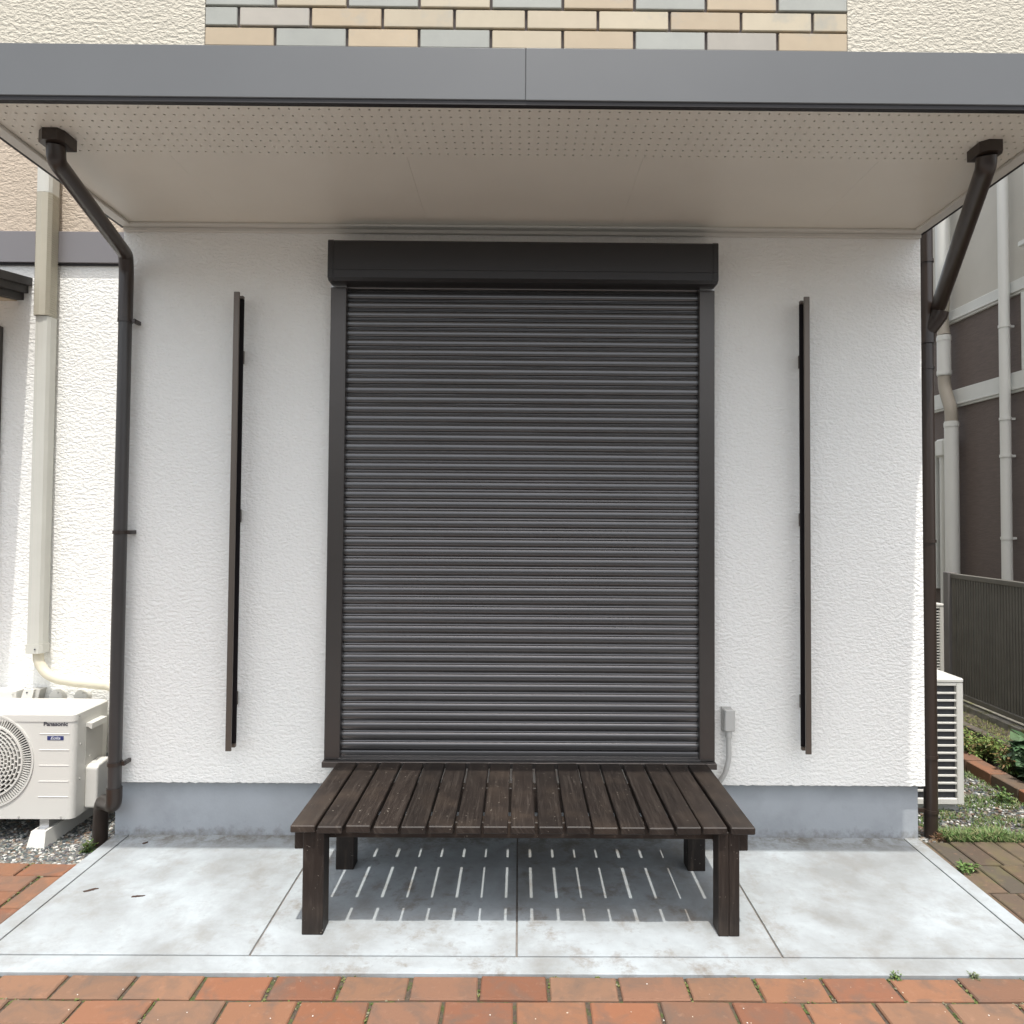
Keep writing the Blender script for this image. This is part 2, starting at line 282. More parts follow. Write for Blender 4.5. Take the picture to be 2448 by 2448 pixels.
# ------------------------------------------------------------ mesh helpers
class MB:
    def __init__(s): s.v = []; s.f = []; s.c = []; s.uv = None; s.smooth = False
    def add(s, vs, fs, col=None):
        o = len(s.v); s.v += [tuple(v) for v in vs]
        for q in fs: s.f.append([i+o for i in q]); s.c.append(col)
        return s
    def box(s, x0, x1, y0, y1, z0, z1, b=0.0, col=None):
        if x0 > x1: x0, x1 = x1, x0
        if y0 > y1: y0, y1 = y1, y0
        if z0 > z1: z0, z1 = z1, z0
        if b <= 0:
            vs = [(x, y, z) for z in (z0, z1) for y in (y0, y1) for x in (x0, x1)]
            return s.add(vs, [(0, 2, 3, 1), (4, 5, 7, 6), (0, 1, 5, 4), (2, 6, 7, 3), (0, 4, 6, 2), (1, 3, 7, 5)], col)
        # chamfered box: 24 verts
        X, Y, Z = (x0, x1), (y0, y1), (z0, z1); vs = []; idx = {}
        for i in (0, 1):
            for j in (0, 1):
                for k in (0, 1):
                    px, py, pz = X[i], Y[j], Z[k]; sx, sy, sz = (b, -b)[i], (b, -b)[j], (b, -b)[k]
                    for a, p in enumerate(((px, py+sy, pz+sz), (px+sx, py, pz+sz), (px+sx, py+sy, pz))):
                        idx[(i, j, k, a)] = len(vs); vs.append(p)
        g = lambda i, j, k, a: idx[(i, j, k, a)]
        fs = []
        fs.append((g(0,0,0,0), g(0,0,1,0), g(0,1,1,0), g(0,1,0,0))); fs.append((g(1,0,0,0), g(1,1,0,0), g(1,1,1,0), g(1,0,1,0)))
        fs.append((g(0,0,0,1), g(1,0,0,1), g(1,0,1,1), g(0,0,1,1))); fs.append((g(0,1,0,1), g(0,1,1,1), g(1,1,1,1), g(1,1,0,1)))
        fs.append((g(0,0,0,2), g(0,1,0,2), g(1,1,0,2), g(1,0,0,2))); fs.append((g(0,0,1,2), g(1,0,1,2), g(1,1,1,2), g(0,1,1,2)))
        for i in (0, 1):
            for j in (0, 1): fs.append((g(i,j,0,0), g(i,j,0,1), g(i,j,1,1), g(i,j,1,0)))
            for k in (0, 1): fs.append((g(i,0,k,0), g(i,0,k,2), g(i,1,k,2), g(i,1,k,0)))
        for j in (0, 1):
            for k in (0, 1): fs.append((g(0,j,k,1), g(0,j,k,2), g(1,j,k,2), g(1,j,k,1)))
        for i in (0, 1):
            for j in (0, 1):
                for k in (0, 1): fs.append((g(i,j,k,0), g(i,j,k,1), g(i,j,k,2)))
        return s.add(vs, fs, col)
    def tube(s, pts, rad, n=16, cap=True, col=None):
        pts = [Vector(p) for p in pts]; m = len(pts)
        rads = rad if isinstance(rad, (list, tuple)) else [rad]*m
        up = None; vs = []; fs = []
        for i, p in enumerate(pts):
            d = (pts[min(i+1, m-1)]-pts[max(i-1, 0)]).normalized()
            if up is None:
                up = Vector((0, 0, 1)) if abs(d.z) < 0.9 else Vector((1, 0, 0))
            up = (up - d*up.dot(d)).normalized(); si = d.cross(up)
            for k in range(n):
                a = 2*math.pi*k/n; vs.append(p + (up*math.cos(a)+si*math.sin(a))*rads[i])
        for i in range(m-1):
            for k in range(n):
                fs.append((i*n+k, i*n+(k+1) % n, (i+1)*n+(k+1) % n, (i+1)*n+k))
        if cap: fs.append(tuple(range(n-1, -1, -1))); fs.append(tuple(range((m-1)*n, m*n)))
        s.smooth = True
        return s.add(vs, fs, col)
    def prism(s, poly, axis, a, b, col=None):
        n = len(poly)
        def P(p, t):
            if axis == 'x': return (t, p[0], p[1])
            if axis == 'y': return (p[0], t, p[1])
            return (p[0], p[1], t)
        vs = [P(p, a) for p in poly]+[P(p, b) for p in poly]
        fs = [tuple(range(n)), tuple(range(2*n-1, n-1, -1))]+[(i, i+n, (i+1) % n+n, (i+1) % n) for i in range(n)]
        return s.add(vs, fs, col)
    def build(s, name, m, parent=None, smooth=None, autos=None):
        me = bpy.data.meshes.new(name)
        off = Vector(parent.get('_w', (0, 0, 0))) if parent else Vector((0, 0, 0))
        me.from_pydata([tuple(Vector(v)-off) for v in s.v], [], s.f)
        bm = bmesh.new(); bm.from_mesh(me)
        lay = None
        if any(c is not None for c in s.c):
            lay = bm.loops.layers.float_color.new("tone")
            bm.faces.ensure_lookup_table()
            for fc, c in zip(bm.faces, s.c):
                if c is not None:
                    for lp in fc.loops: lp[lay] = (*c, 1)
        if len(s.f) < 60000: bmesh.ops.recalc_face_normals(bm, faces=bm.faces)
        bm.to_mesh(me); bm.free()
        me.materials.append(m)
        if s.smooth or smooth:
            for p in me.polygons: p.use_smooth = True
            me.set_sharp_from_angle(angle=R(40))
        o = bpy.data.objects.new(name, me); COL.objects.link(o)
        if parent: o.parent = parent; o['_w'] = list(off)
        return o

def tag(o, label=None, cat=None, group=None, kind=None):
    if label: o['label'] = label
    if cat: o['category'] = cat
    if group: o['group'] = group
    if kind: o['kind'] = kind
    return o
def thing(name, loc, label, cat, group=None):
    o = bpy.data.objects.new(name, None); COL.objects.link(o); o.location = loc; o['_w'] = list(loc)
    o.empty_display_size = 0.1
    return tag(o, label, cat, group)
def B(*a, **k): return MB().box(*a, **k)
def arc(c, r, a0, a1, n, plane='xz'):
    out = []
    for i in range(n+1):
        a = a0+(a1-a0)*i/n; out.append((c[0]+r*math.cos(a), c[1]+r*math.sin(a)))
    return out
def bend(pts, r=0.05, n=6):
    pts = [Vector(p) for p in pts]; out = [pts[0]]
    for i in range(1, len(pts)-1):
        a, b, c = pts[i-1], pts[i], pts[i+1]
        p = b+(a-b).normalized()*r; q = b+(c-b).normalized()*r
        for k in range(n+1):
            t = k/n; out.append(p.lerp(b, t).lerp(b.lerp(q, t), t))
    out.append(pts[-1]); return out
def text(s, size, loc, m, parent, name, bold=0.0, shear=0.0, rz=0.0, width=None):
    cu = bpy.data.curves.new("txt", 'FONT'); cu.body = s; cu.size = size; cu.extrude = 0.0006; cu.offset = bold; cu.shear = shear
    cu.align_x = 'CENTER'; cu.align_y = 'CENTER'
    to = bpy.data.objects.new("txt", cu); COL.objects.link(to)
    dg = bpy.context.evaluated_depsgraph_get(); dg.update()
    me = bpy.data.meshes.new_from_object(to.evaluated_get(dg))
    bpy.data.objects.remove(to)
    if width:
        xs = [v.co.x for v in me.vertices]; k = width/(max(xs)-min(xs))
        for v in me.vertices: v.co.x *= k
    me.transform(Matrix.Rotation(rz, 4, 'Z') @ Matrix.Rotation(R(90), 4, 'X'))
    me.transform(Matrix.Translation(Vector(loc)-Vector(parent['_w'])))
    me.materials.clear(); me.materials.append(m)
    o = bpy.data.objects.new(name, me); COL.objects.link(o); o.parent = parent; o['_w'] = list(parent['_w'])
    return o

G = 0.015     # top of the slab
# ============================================================ GROUND
tag(MB().add([(-300, -300, -0.11), (300, -300, -0.11), (300, 300, -0.11), (-300, 300, -0.11)], [(0, 1, 2, 3)]).build("ground", M['ground']), kind='structure')
# slab: border strips and four panels with open joints between them
s = MB(); j = 0.0034
X = [-1.872, -1.803, -0.904, 0.0, 0.904, 1.803, 1.872]
yF, yB, y1 = -0.945, 0.06, -0.855
s.box(X[0], X[6], yF, y1-j, -0.10, G, 0.003)
for a, b in ((0, 1), (1, 2), (2, 3), (3, 4), (4, 5), (5, 6)):
    s.box(X[a]+(j if a else 0), X[b]-(j if b < 6 else 0), y1+j, yB, -0.10, G, 0.0015)
slab = tag(s.build("concrete_slab", M['slab']), kind='structure')
tag(B(X[0]+.01, X[6]-.01, yF+.01, yB, -0.09, G-0.006).build("slab_joint", M['joint']), kind='structure')

def tone(r=0):
    if r: base = random.choice([(0.125, 0.082, 0.058), (0.105, 0.078, 0.058), (0.135, 0.096, 0.066), (0.095, 0.08, 0.062), (0.12, 0.092, 0.064)])
    else: base = random.choice([(0.220, 0.106, 0.062), (0.235, 0.104, 0.058), (0.205, 0.093, 0.056), (0.20, 0.108, 0.070), (0.240, 0.120, 0.070), (0.205, 0.120, 0.078), (0.225, 0.125, 0.078)])
    k = random.uniform(0.82, 1.02); return tuple(c*k for c in base)
def paver(mb, x0, x1, y0, y1, z, r=0):
    # a hand-made brick: corners a little off, top a little tilted
    g = 0.0045; gx = 0.0060 if not r else g; jx = lambda: random.uniform(-.003, .003)
    cs = [(x0+gx+jx(), y0+g+jx()), (x1-gx+jx(), y0+g+jx()), (x1-gx+jx(), y1-g+jx()), (x0+gx+jx(), y1-g+jx())]
    zt = z+random.uniform(-.002, .002); b = 0.004
    cx, cy = (x0+x1)/2, (y0+y1)/2
    top = [(x+(b if x < cx else -b), y+(b if y < cy else -b), zt+jx()*.4) for x, y in cs]
    mid = [(x, y, zt-b) for x, y in cs]; low = [(x, y, z-.05) for x, y in cs]
    mb.add(low+mid+top, [(8, 9, 10, 11)]+[(i, (i+1) % 4, (i+1) % 4+4, i+4) for i in range(4)]+[(i+4, (i+1) % 4+4, (i+1) % 4+8, i+8) for i in range(4)], tone(r))
# red pavers in front of the slab and to its left
zb = 0.008; mb = MB(); BR = 0.2215; RW = 0.1165
joints = []
y = -0.9465; row = 0
while y > -1.7:
    x = -2.6-BR+((-0.117+2.6) % BR if row % 2 == 0 else (-0.001+2.6) % BR)+random.uniform(-.003, .003)
    while x < 2.8:
        paver(mb, x, x+BR, y-RW, y, zb, 0); joints.append((x, y, RW)); x += BR
    y -= RW; row += 1
# left patch: courses up to the gravel, one header brick laid lengthwise beside the slab
LY = [-0.217, -0.323, -0.442, -0.562, -0.679, -0.796, -0.9455]
LXo = [-1.874, -1.970, -1.970, -1.874, -1.970, -1.874]
paver(mb, -1.970, -1.874, LY[3], LY[1], zb, 0); paver(mb, -1.970, -1.874, LY[5], LY[4], zb, 0)
for k in range(6):
    x = LXo[k]-(0.0 if k else -0.0)
    if k == 0: paver(mb, -2.080, x, LY[1], LY[0], zb, 0); x = -2.080
    while x > -3.8:
        paver(mb, x-BR, x, LY[k+1], LY[k], zb, 0); joints.append((x, LY[k], .1)); x -= BR
tag(mb.build("brick_paving", M['brick']), kind='structure')
# mossy old pavers on the right, laid lengthwise away from the camera
mb = MB(); RY = [0.047, -0.177, -0.402, -0.627, -0.852, -0.9455]
for k in range(5):
    x = 1.874; first = [.036, .121, .036, .121, .036][k]
    paver(mb, x, x+first, RY[k+1], RY[k], -0.002, 1); x += first
    while x < 3.6:
        paver(mb, x, x+.107, RY[k+1], RY[k], -0.002, 1); x += .107
tag(mb.build("mossy_brick_path", M['brickold']), kind='structure')
tag(B(-4, 3.6, -1.762, -0.9462, -0.10, 0.000).build("paving_joint", M['jointbed']), kind='structure')
tag(B(-4, -1.8725, -0.946, -0.216, -0.10, -0.0005).build("paving_joint", M['jointbed']), kind='structure')
tag(B(1.8725, 3.6, -0.946, 0.048, -0.10, -0.0095).build("path_joint", M['jointbed']), kind='structure')

tag(B(-9, 9, -4.6, -1.765, -0.109, 0.004).build('added_driveway', M['drive']), kind='structure')  # unseen grey ground, added so that its bounce light stays neutral
tag(B(-30, 30, -11.29, -4.604, -0.108, -0.06).build('street', M['asphalt']), kind='structure')  # unseen dark ground, added to weaken the bounce light on wall and soffit
# soil beds: left gravel bed and right planting bed
def sheet(name, x0, x1, y0, y1, fz, m, n=40):
    vs = []; fs = []
    for jx in range(n+1):
        for i in range(n+1):
            x = x0+(x1-x0)*i/n; y = y0+(y1-y0)*jx/n; vs.append((x, y, fz(x, y)))
    for jx in range(n):
        for i in range(n):
            a = jx*(n+1)+i; fs.append((a, a+1, a+n+2, a+n+1))
    return MB().add(vs, fs).build(name, m, smooth=True)
def zleft(x, y):
    t = min(max((y+0.21)/0.25, 0), 1); return -0.012-0.058*t+0.004*noise.noise(Vector((x*6, y*6, 0)))
def zright(x, y):
    t = min(max((y-0.045)/0.25, 0), 1); return -0.018-0.042*t+0.008*noise.noise(Vector((x*4, y*4, 3)))
tag(sheet("gravel_bed", -5, -1.86, -0.213, 3, zleft, M['soil'], 60), kind='structure')
tag(sheet("planting_bed", 1.875, 4.39, 0.049, 9, zright, M['soil'], 60), kind='structure')

ICO = None
def ico():
    global ICO
    if ICO is None:
        bm = bmesh.new(); bmesh.ops.create_icosphere(bm, subdivisions=1, radius=1)
        ICO = ([v.co.copy() for v in bm.verts], [[v.index for v in fc.verts] for fc in bm.faces]); bm.free()
    return ICO
def blob(mb, p, r, col, flat=0.6, jit=0.18):
    vs, fs = ico(); a = random.uniform(0, 6.28); sx = random.uniform(.8, 1.35); ca, sa = math.cos(a), math.sin(a)
    out = []
    for v in vs:
        x, y, z = v.x*sx*r, v.y*r, v.z*r*flat
        q = 1+random.uniform(-jit, jit); x *= q; y *= q; z *= q
        out.append((p[0]+x*ca-y*sa, p[1]+x*sa+y*ca, p[2]+z))
    mb.add(out, fs, col)
PC = [(0.10, 0.115, 0.115), (0.14, 0.15, 0.14), (0.19, 0.20, 0.18), (0.09, 0.085, 0.09), (0.24, 0.21, 0.17), (0.16, 0.155, 0.16), (0.30, 0.27, 0.22), (0.12, 0.15, 0.14), (0.55, 0.54, 0.50), (0.66, 0.66, 0.63), (0.20, 0.13, 0.09), (0.08, 0.10, 0.11)]
def pebbles(name, fn, zf, n, label, rm=(0.004, 0.010)):
    mb = MB()
    for _ in range(n):
        q = fn()
        if q is None: continue
        x, y = q; r = random.uniform(*rm); c = random.choice(PC); k = random.uniform(.5, .9)
        blob(mb, (x, y, zf(x, y)+r*random.uniform(.1, .7)), r, tuple(t*k for t in c))
    return tag(mb.build(name, M['pebble'], smooth=True), label, 'gravel', kind='stuff')
def gl():
    x = random.uniform(-2.85, -1.876); y = random.uniform(-0.213, 0.50)
    return x, y
pebbles("gravel", gl, zleft, 13000, 'grey and white gravel under the outdoor unit beside the red pavers')
def gr():
    x = random.uniform(1.90, 2.78); y = random.uniform(0.06, 1.6); return (x, y) if random.random() < 0.85 else None
pebbles("gravel", gr, zright, 7000, 'mossy gravel between the path and the brick edging', (0.005, 0.011))

# ============================================================ HOUSE
house = thing("house", (0, 2.0, 0), 'white stucco house bay with grey fascia, tiled balcony front and closed dark shutter', 'house')
XL, XR = -1.872, 1.885
SZ = 2.86
def wall_grid(x0, x1, z0, z1, y, rag=True, n=400):
    # front skin with a slightly ragged bottom edge, and thickness
    vs = []; fs = []
    for i in range(n+1):
        x = x0+(x1-x0)*i/n; dz = 0.004*noise.noise(Vector((x*40, 0, 0)))+0.003*noise.noise(Vector((x*120, 5, 0))) if rag else 0
        vs += [(x, y, z1), (x, y, z0+0.004+dz), (x, y+0.006, z0+dz), (x, y+0.05, z0+dz)]
    for i in range(n):
        for k in range(3): a = i*4+k; fs.append((a, a+1, a+5, a+4))
    return vs, fs
w_ = MB(); w_.add(*wall_grid(XL, XR, 0.268, SZ+.02, 0.0))
w_.box(XL, XR, 0.014, 0.45, 0.30, SZ+.02); w_.box(XL+.0, XR-.0, 0.451, 6, 0.30, 6.0); w_.box(XL, XR, .0141, .4509, SZ+.021, 6.0)
w_.build("wall", M['stucco'], house)
B(XL-0.006+.006, XR-0.012, 0.04, 5.9, -0.2, 0.2985).build("foundation", M['found'], house)
# recessed wall on the left
B(-6.0, XL-.001, 0.465, 6.0, 0.25, 2.838).build("recessed_wall", M['stucco'], house)
B(-6.0, XL-.001, 0.50, 6.0, -0.3, 0.249).build("foundation", M['found'], house)
bd = B(-6.0, XL-.001, 0.44, 0.60, 2.842, 3.010, 0.002).build("belt_band", M['band'], house)
B(-6.0, XL-.001, 0.452, 0.60, 2.832, 2.8418).build("drip_edge", M['drip'], house)
B(-6.0, XL-.001, 0.470, 6.0, 3.011, 6.2).build("upper_wall", M['stucco_peach'], house)
B(-3.7, -2.765, 0.435, 0.464, 0.15, 2.50, 0.004).build("door_frame", M['frame'], house)
# balcony box over the bay
BL, BRR = -1.878, 1.892
yb = -0.998
b_ = MB()
B(BL+.004, -1.0525, yb, -0.0, 3.046, 6.0).build("balcony_wall", M['stucco_cream'], house)
B(1.0755, BRR-.004, yb, -0.0, 3.046, 6.0).build("balcony_wall", M['stucco_cream'], house)
B(-1.052, 1.075, -0.990, -0.01, 3.0461, 6.0).build("grout_bed", M['grout'], house)
# tiles
tl = MB(); TW, TH, TP, TZ = 0.2285, 0.0605, 0.0682, 0.2375
TC = {'t': (0.43, 0.345, 0.235), 'b': (0.44, 0.375, 0.27), 'c': (0.48, 0.415, 0.30), 'g': (0.335, 0.34, 0.305), 'm': (0.38, 0.35, 0.30)}
rows = ["tmtgbtgtb", "gmtbcbctct", "gbgcgtgbg", "bctbcgtbc", "tgbctbgcb"]
def tile(x0, x1, z0, z1, c):
    k = random.uniform(.93, 1.06); tl.box(x0, x1, -1.001+random.uniform(-.0006, .0006), -0.975, z0, z1, 0.0022, tuple(q*k for q in c))
z = 3.118-TH-.0005
seq = [["t", "g", "t", "g", "b", "t", "g", "m", "t", "t"], ["g", "m", "t", "b", "c", "b", "c", "t", "c", "b", "t"], ["g", "b", "g", "c", "g", "t", "g", "t", "g"], ["t", "b", "c", "g", "b", "t", "c", "m", "t", "b"]]
for rw in range(14):
    zz = 3.1115-TH+(rw)*TP-0.0005
    zz0 = max(zz, 3.048)
    xs = [-0.820+.2375*k for k in range(-2, 10)] if rw % 2 == 0 else [-0.941+.2375*k for k in range(-2, 11)]
    cuts = [-1.050]+[x for x in xs if -1.03 < x < 1.06]+[1.073]
    for i in range(len(cuts)-1):
        c = seq[rw % 4][i % len(seq[rw % 4])] if rw < 4 else random.choice("tbcgm")
        tile(cuts[i]+(.0045 if i else 0), cuts[i+1]-(.0045 if i < len(cuts)-2 else 0), zz0, zz+TH, TC[c])
tl.build("wall_tile", M['tile'], house)
# fascia in two sheets with the lap seam
fa = B(BL-.01, 0.0085, -1.010, -0.94, 2.871, 3.0455, 0.002).build("fascia", M['fascia'], house)
B(0.0086, BRR+.01, -1.0106, -0.94, 2.8705, 3.0462, 0.002).build("fascia", M['fascia'], house)
for x0, x1 in ((BL-.01, BL+.06), (BRR-.06, BRR+.01)): B(x0, x1, -0.9395, -0.001, 2.872, 3.0452, 0.002).build("fascia", M['fascia'], house)
dr = MB(); dr.box(BL-.004, BRR+.004, -1.006, -0.985, 2.857, 2.8705)
dr.box(BL-.004, BL+.012, -0.9849, 0.0, 2.850, 2.8715); dr.box(BRR-.012, BRR+.004, -0.9849, 0.0, 2.850, 2.8715)
dr.build("drip_edge", M['drip'], house)
# soffit: perforated strip with real holes, then plain boards
px, py, rh = 0.03352, 0.0402, 0.0040
sf = MB(); y0 = -0.9845
nx = 112; xs0 = -nx*px/2+.006
oct8 = [(math.cos(R(22.5+45*k)), math.sin(R(22.5+45*k))) for k in range(8)]
sq8 = [(1, .5), (.5, 1), (-.5, 1), (-1, .5), (-1, -.5), (-.5, -1), (.5, -1), (1, -.5)]
for jy in range(8):
    for i in range(nx):
        cx = xs0+(i+.5)*px; cy = y0+(jy+.5)*py
        vs = [(cx+a*px/2, cy+b*py/2, SZ) for a, b in sq8]+[(cx+a*rh, cy+b*rh, SZ) for a, b in oct8]+[(cx+a*rh, cy+b*rh, SZ+.006) for a, b in oct8]
        fs = []
        for k in range(8):
            n_ = (k+1) % 8; fs.append((k, n_, 8+n_, 8+k)); fs.append((8+k, 8+n_, 16+n_, 16+k))
        # corners of the cell
        base = len(vs); cr_ = [(1, 1), (-1, 1), (-1, -1), (1, -1)]
        for q, (a, b) in enumerate(cr_): vs.append((cx+a*px/2, cy+b*py/2, SZ))
        fs += [(0, base, 1), (2, base+1, 3), (4, base+2, 5), (6, base+3, 7)]
        sf.add(vs, fs)
yP = y0+8*py
# plain boards with fine seams, matching seams across
seams = [BL+.012, -1.33, -0.437, 0.455, 1.35, BRR-.012]
for k in range(5):
    sf.box(seams[k]+.0003, seams[k+1]-.0003, yP, -0.001, SZ, SZ+.006)
sf.box(BL+.012, xs0, y0, yP-.0001, SZ, SZ+.006); sf.box(xs0+nx*px, BRR-.012, y0, yP-.0001, SZ, SZ+.006)
so = sf.build("soffit", M['soffit'], house)
B(BL+.012, BRR-.012, -0.984, -0.001, SZ+.0065, SZ+.012).build("soffit_void", M['void'], house)
tr = MB()
tr.box(BL+.012, BRR-.012, -0.052, 0.0, SZ-.012, SZ-.0005, .002); tr.box(BL+.012, BRR-.012, -0.020, 0.0, SZ-.030, SZ-.0125, .002)
tr.box(BL+.0125, BL+.060, -0.984, -0.0525, SZ-.014, SZ-.0005, .002); tr.box(BRR-.060, BRR-.0125, -0.984, -0.0525, SZ-.014, SZ-.0005, .002)
tr.build("soffit_trim", M['trim'], house)

# ---- roller shutter (part of the house): curtain with its box, guides and sill as sub-parts
PIT = 0.0442; zt, zbm = 2.5576, 0.436
prof = [(0.0, 0.0), (0.0, 0.0018), (0.0035, 0.0030), (0.0050, 0.0065), (0.0032, 0.0080), (0.0032, 0.0092), (0.0052, 0.0105), (0.0084, 0.0150), (0.0100, 0.0200), (0.0106, 0.0260), (0.0106, 0.0330), (0.0098, 0.0380), (0.0072, 0.0412), (0.0030, 0.0430), (0.0, 0.0434)]
cv = MB(); vs = []; npf = 0
pts = []
k = 0; z = zt
for k in range(49):
    zt_k = zt+PIT-k*PIT
    for d, h in prof: pts.append((-0.026-d, zt_k-h))
pts.append((-0.026, zbm)); pts += [(-0.042, zbm-.002), (-0.044, zbm-.006), (-0.044, 0.4135), (-0.046, 0.4115), (-0.064, 0.4055), (-0.0655, 0.404), (-0.0655, 0.4002), (-0.03, 0.400)]
xa, xb = -0.812, 0.828
n = len(pts); NC = 28; vs = []; npr = len(prof)
for c_ in range(NC+1):
    x = xa+(xb-xa)*c_/NC
    for i, (y, z) in enumerate(pts):
        k = i//npr; q = noise.noise(Vector((x*2.3, k*3.7, 0)))*.0007+noise.noise(Vector((x*.9, k*.35, 9)))*.0012
        e_ = min(1, min(x-xa, xb-x)/.06)
        vs.append((x, y+q*e_, z+noise.noise(Vector((x*1.7, k*5.1, 4)))*.0005*e_))
cv.add(vs, [(c_*n+i, c_*n+i+1, (c_+1)*n+i+1, (c_+1)*n+i) for c_ in range(NC) for i in range(n-1)])
curtain = cv.build("roller_shutter", M['shutter'], house, smooth=True)
tag(curtain, 'closed dark bronze roller shutter with narrow horizontal slats')
for x0, x1 in ((-0.880, -0.808), (0.824, 0.894)):
    g = MB(); g.box(x0, x1, -0.060, -0.001, 0.399, 2.5575, .002)
    g.build("guide_rail", M['frame'], curtain)
    B(x0+.001, x1-.001, -0.0585, -0.002, 2.5579, 2.566).build("rail_cap", M['steel'], curtain)
bx = MB()
poly = [(-0.001, 2.749), (-0.132, 2.749), (-0.140, 2.741), (-0.140, 2.614), (-0.1385, 2.613), (-0.1385, 2.611), (-0.140, 2.610), (-0.140, 2.578), (-0.122, 2.5665), (-0.001, 2.5665)]
bx.prism(poly, 'x', -0.850, 0.865); bx.build("shutter_box", M['box'], curtain)
for x0, x1 in ((-0.874, -0.8505), (0.8655, 0.889)):
    e_ = MB(); e_.prism([(y-(.0015 if y < -.01 else 0), z+(.0015 if z > 2.7 else 0)) for y, z in poly], 'x', x0, x1); e_.build("box_end_cap", M['box'], curtain)
B(-0.882, 0.896, -0.090, -0.001, 0.372, 0.3985, .002).build("sill", M['frame'], curtain)

# ============================================================ vertical bars on the wall
def wall_bar(sx, xc, label):
    t = thing("wall_channel", (xc, -0.0005, 0.44), label, 'metal bar', 'vertical metal bars either side of the shutter')
    # outer face plate stands farthest from the centre; channel opens towards the shutter
    o = -sx
    MB().box(xc-.0125, xc+.0125, -0.092, -0.082, 0.444, 2.523, .001).build("face_plate", M['bar'], t)
    ch = MB(); web = xc-o*-0.0 + (-.012 if sx > 0 else .012)*-1*-1
    wx0 = xc+sx*-0.0
    side = 1 if xc > 0 else -1      # outward direction
    ch.box(xc+side*.008, xc+side*.012, -0.0818, -0.028, 0.462, 2.505)
    ch.box(xc-side*.012, xc+side*.0078, -0.0318, -0.028, 0.462, 2.505)
    ch.build("channel", M['bardark'], t)
    for z0, z1 in ((0.446, 0.4618), (2.5052, 2.519)):
        MB().box(xc-side*.012, xc+side*.012, -0.046, -0.028, z0, z1, .001).build("end_cap", M['bar'], t)
    for z0 in (0.66, 1.50, 2.24):
        br = MB().box(xc-side*.006, xc+side*.0076, -0.0276, -0.0005, z0-.03, z0+.03, .001)
        bo = br.build("bracket", M['bar'], t)
        MB().box(xc+side*.0055, xc+side*.0079, -0.076, -0.072, z0-.028, z0+.030).build("clip", M['steel'], t)
wall_bar(1, -1.301, 'thin dark bronze metal channel upright on white wall, on fan grille unit side of shutter')
wall_bar(-1, 1.309, 'thin dark bronze metal channel upright on white wall, on socket box side of shutter')

# ============================================================ electrical box
t = thing("socket_box", (0.965, 0, 0.28), 'small grey electrical box with curved conduit on wall beside shutter', 'electrical box')
B(0.943, 0.990, -0.050, -0.012, 0.530, 0.628, .004).build("box_cover", M['elec'], t)
B(0.938, 0.984, -0.0118, -0.0005, 0.524, 0.634, .002).build("back_box", M['elec'], t)
for x, z in ((0.949, 0.622), (0.984, 0.536)):
    MB().tube([(x, -0.0525, z), (x, -0.0495, z)], .003, 10).build("screw", M['acgrey'], t)
MB().tube([(0.966, -0.028, 0.5298), (0.966, -0.028, 0.500)], .0155, 16).build("conduit_socket", M['elec'], t)
MB().tube(bend([(0.966, -0.028, 0.4998), (0.967, -0.028, 0.40), (0.952, -0.024, 0.335), (0.925, -0.012, 0.285), (0.90, 0.02, 0.262)], .02, 4), .0115, 14).build("conduit", M['elec'], t)

# ============================================================ downpipes
def clampring(x, y, z, r, tox, toy, t, m):
    mb = MB().tube([(x, y, z-.008), (x, y, z+.008)], r+.004, 20)
    mb.box(min(x, tox)+(r*.8 if tox > x else 0), max(x, tox), y-.006, y+.006, z-.009, z+.009)
    if toy is not None: mb.box(tox-.012, tox, min(y, toy), max(y, toy), z-.0085, z+.0085)
    mb.build("bracket", m, t)
t = thing("downpipe", (-1.828, -0.05, -0.07), 'dark brown downpipe on the left corner of the bay, beside unit with fan grille', 'downpipe')
def hexbox(cx, cy, z0, z1, a, b):
    poly = [(cx-a, cy-b*.55), (cx-a*.45, cy-b), (cx+a*.7, cy-b), (cx+a, cy-b*.5), (cx+a, cy+b), (cx-a, cy+b)]
    return MB().prism(poly, 'z', z0, z1)
hexbox(-1.668, -0.795, 2.818, 2.8595, .046, .045).build("outlet_box", M['pipe'], t)
MB().tube(bend([(-1.668, -0.795, 2.8179), (-1.672, -0.785, 2.765), (-1.818, -0.075, 2.695), (-1.828, -0.05, 2.62), (-1.828, -0.05, 2.40)], .022, 4), .031, 22).build("offset_pipe", M['pipe'], t)
MB().tube([(-1.828, -0.05, 2.44), (-1.828, -0.05, 0.235)], .0285, 22).build("vertical_pipe", M['pipegrey'], t)
MB().tube(bend([(-1.828, -0.05, 0.265), (-1.828, -0.05, 0.185), (-1.960, 0.085, 0.150), (-1.975, 0.10, 0.06), (-1.975, 0.10, -0.10)], .035, 6), .033, 22).build("shoe_pipe", M['pipe'], t)
for z in (2.396, 1.421, 0.374): clampring(-1.828, -0.05, z, .0285, -1.782, -0.0005, t, M['pipe'])

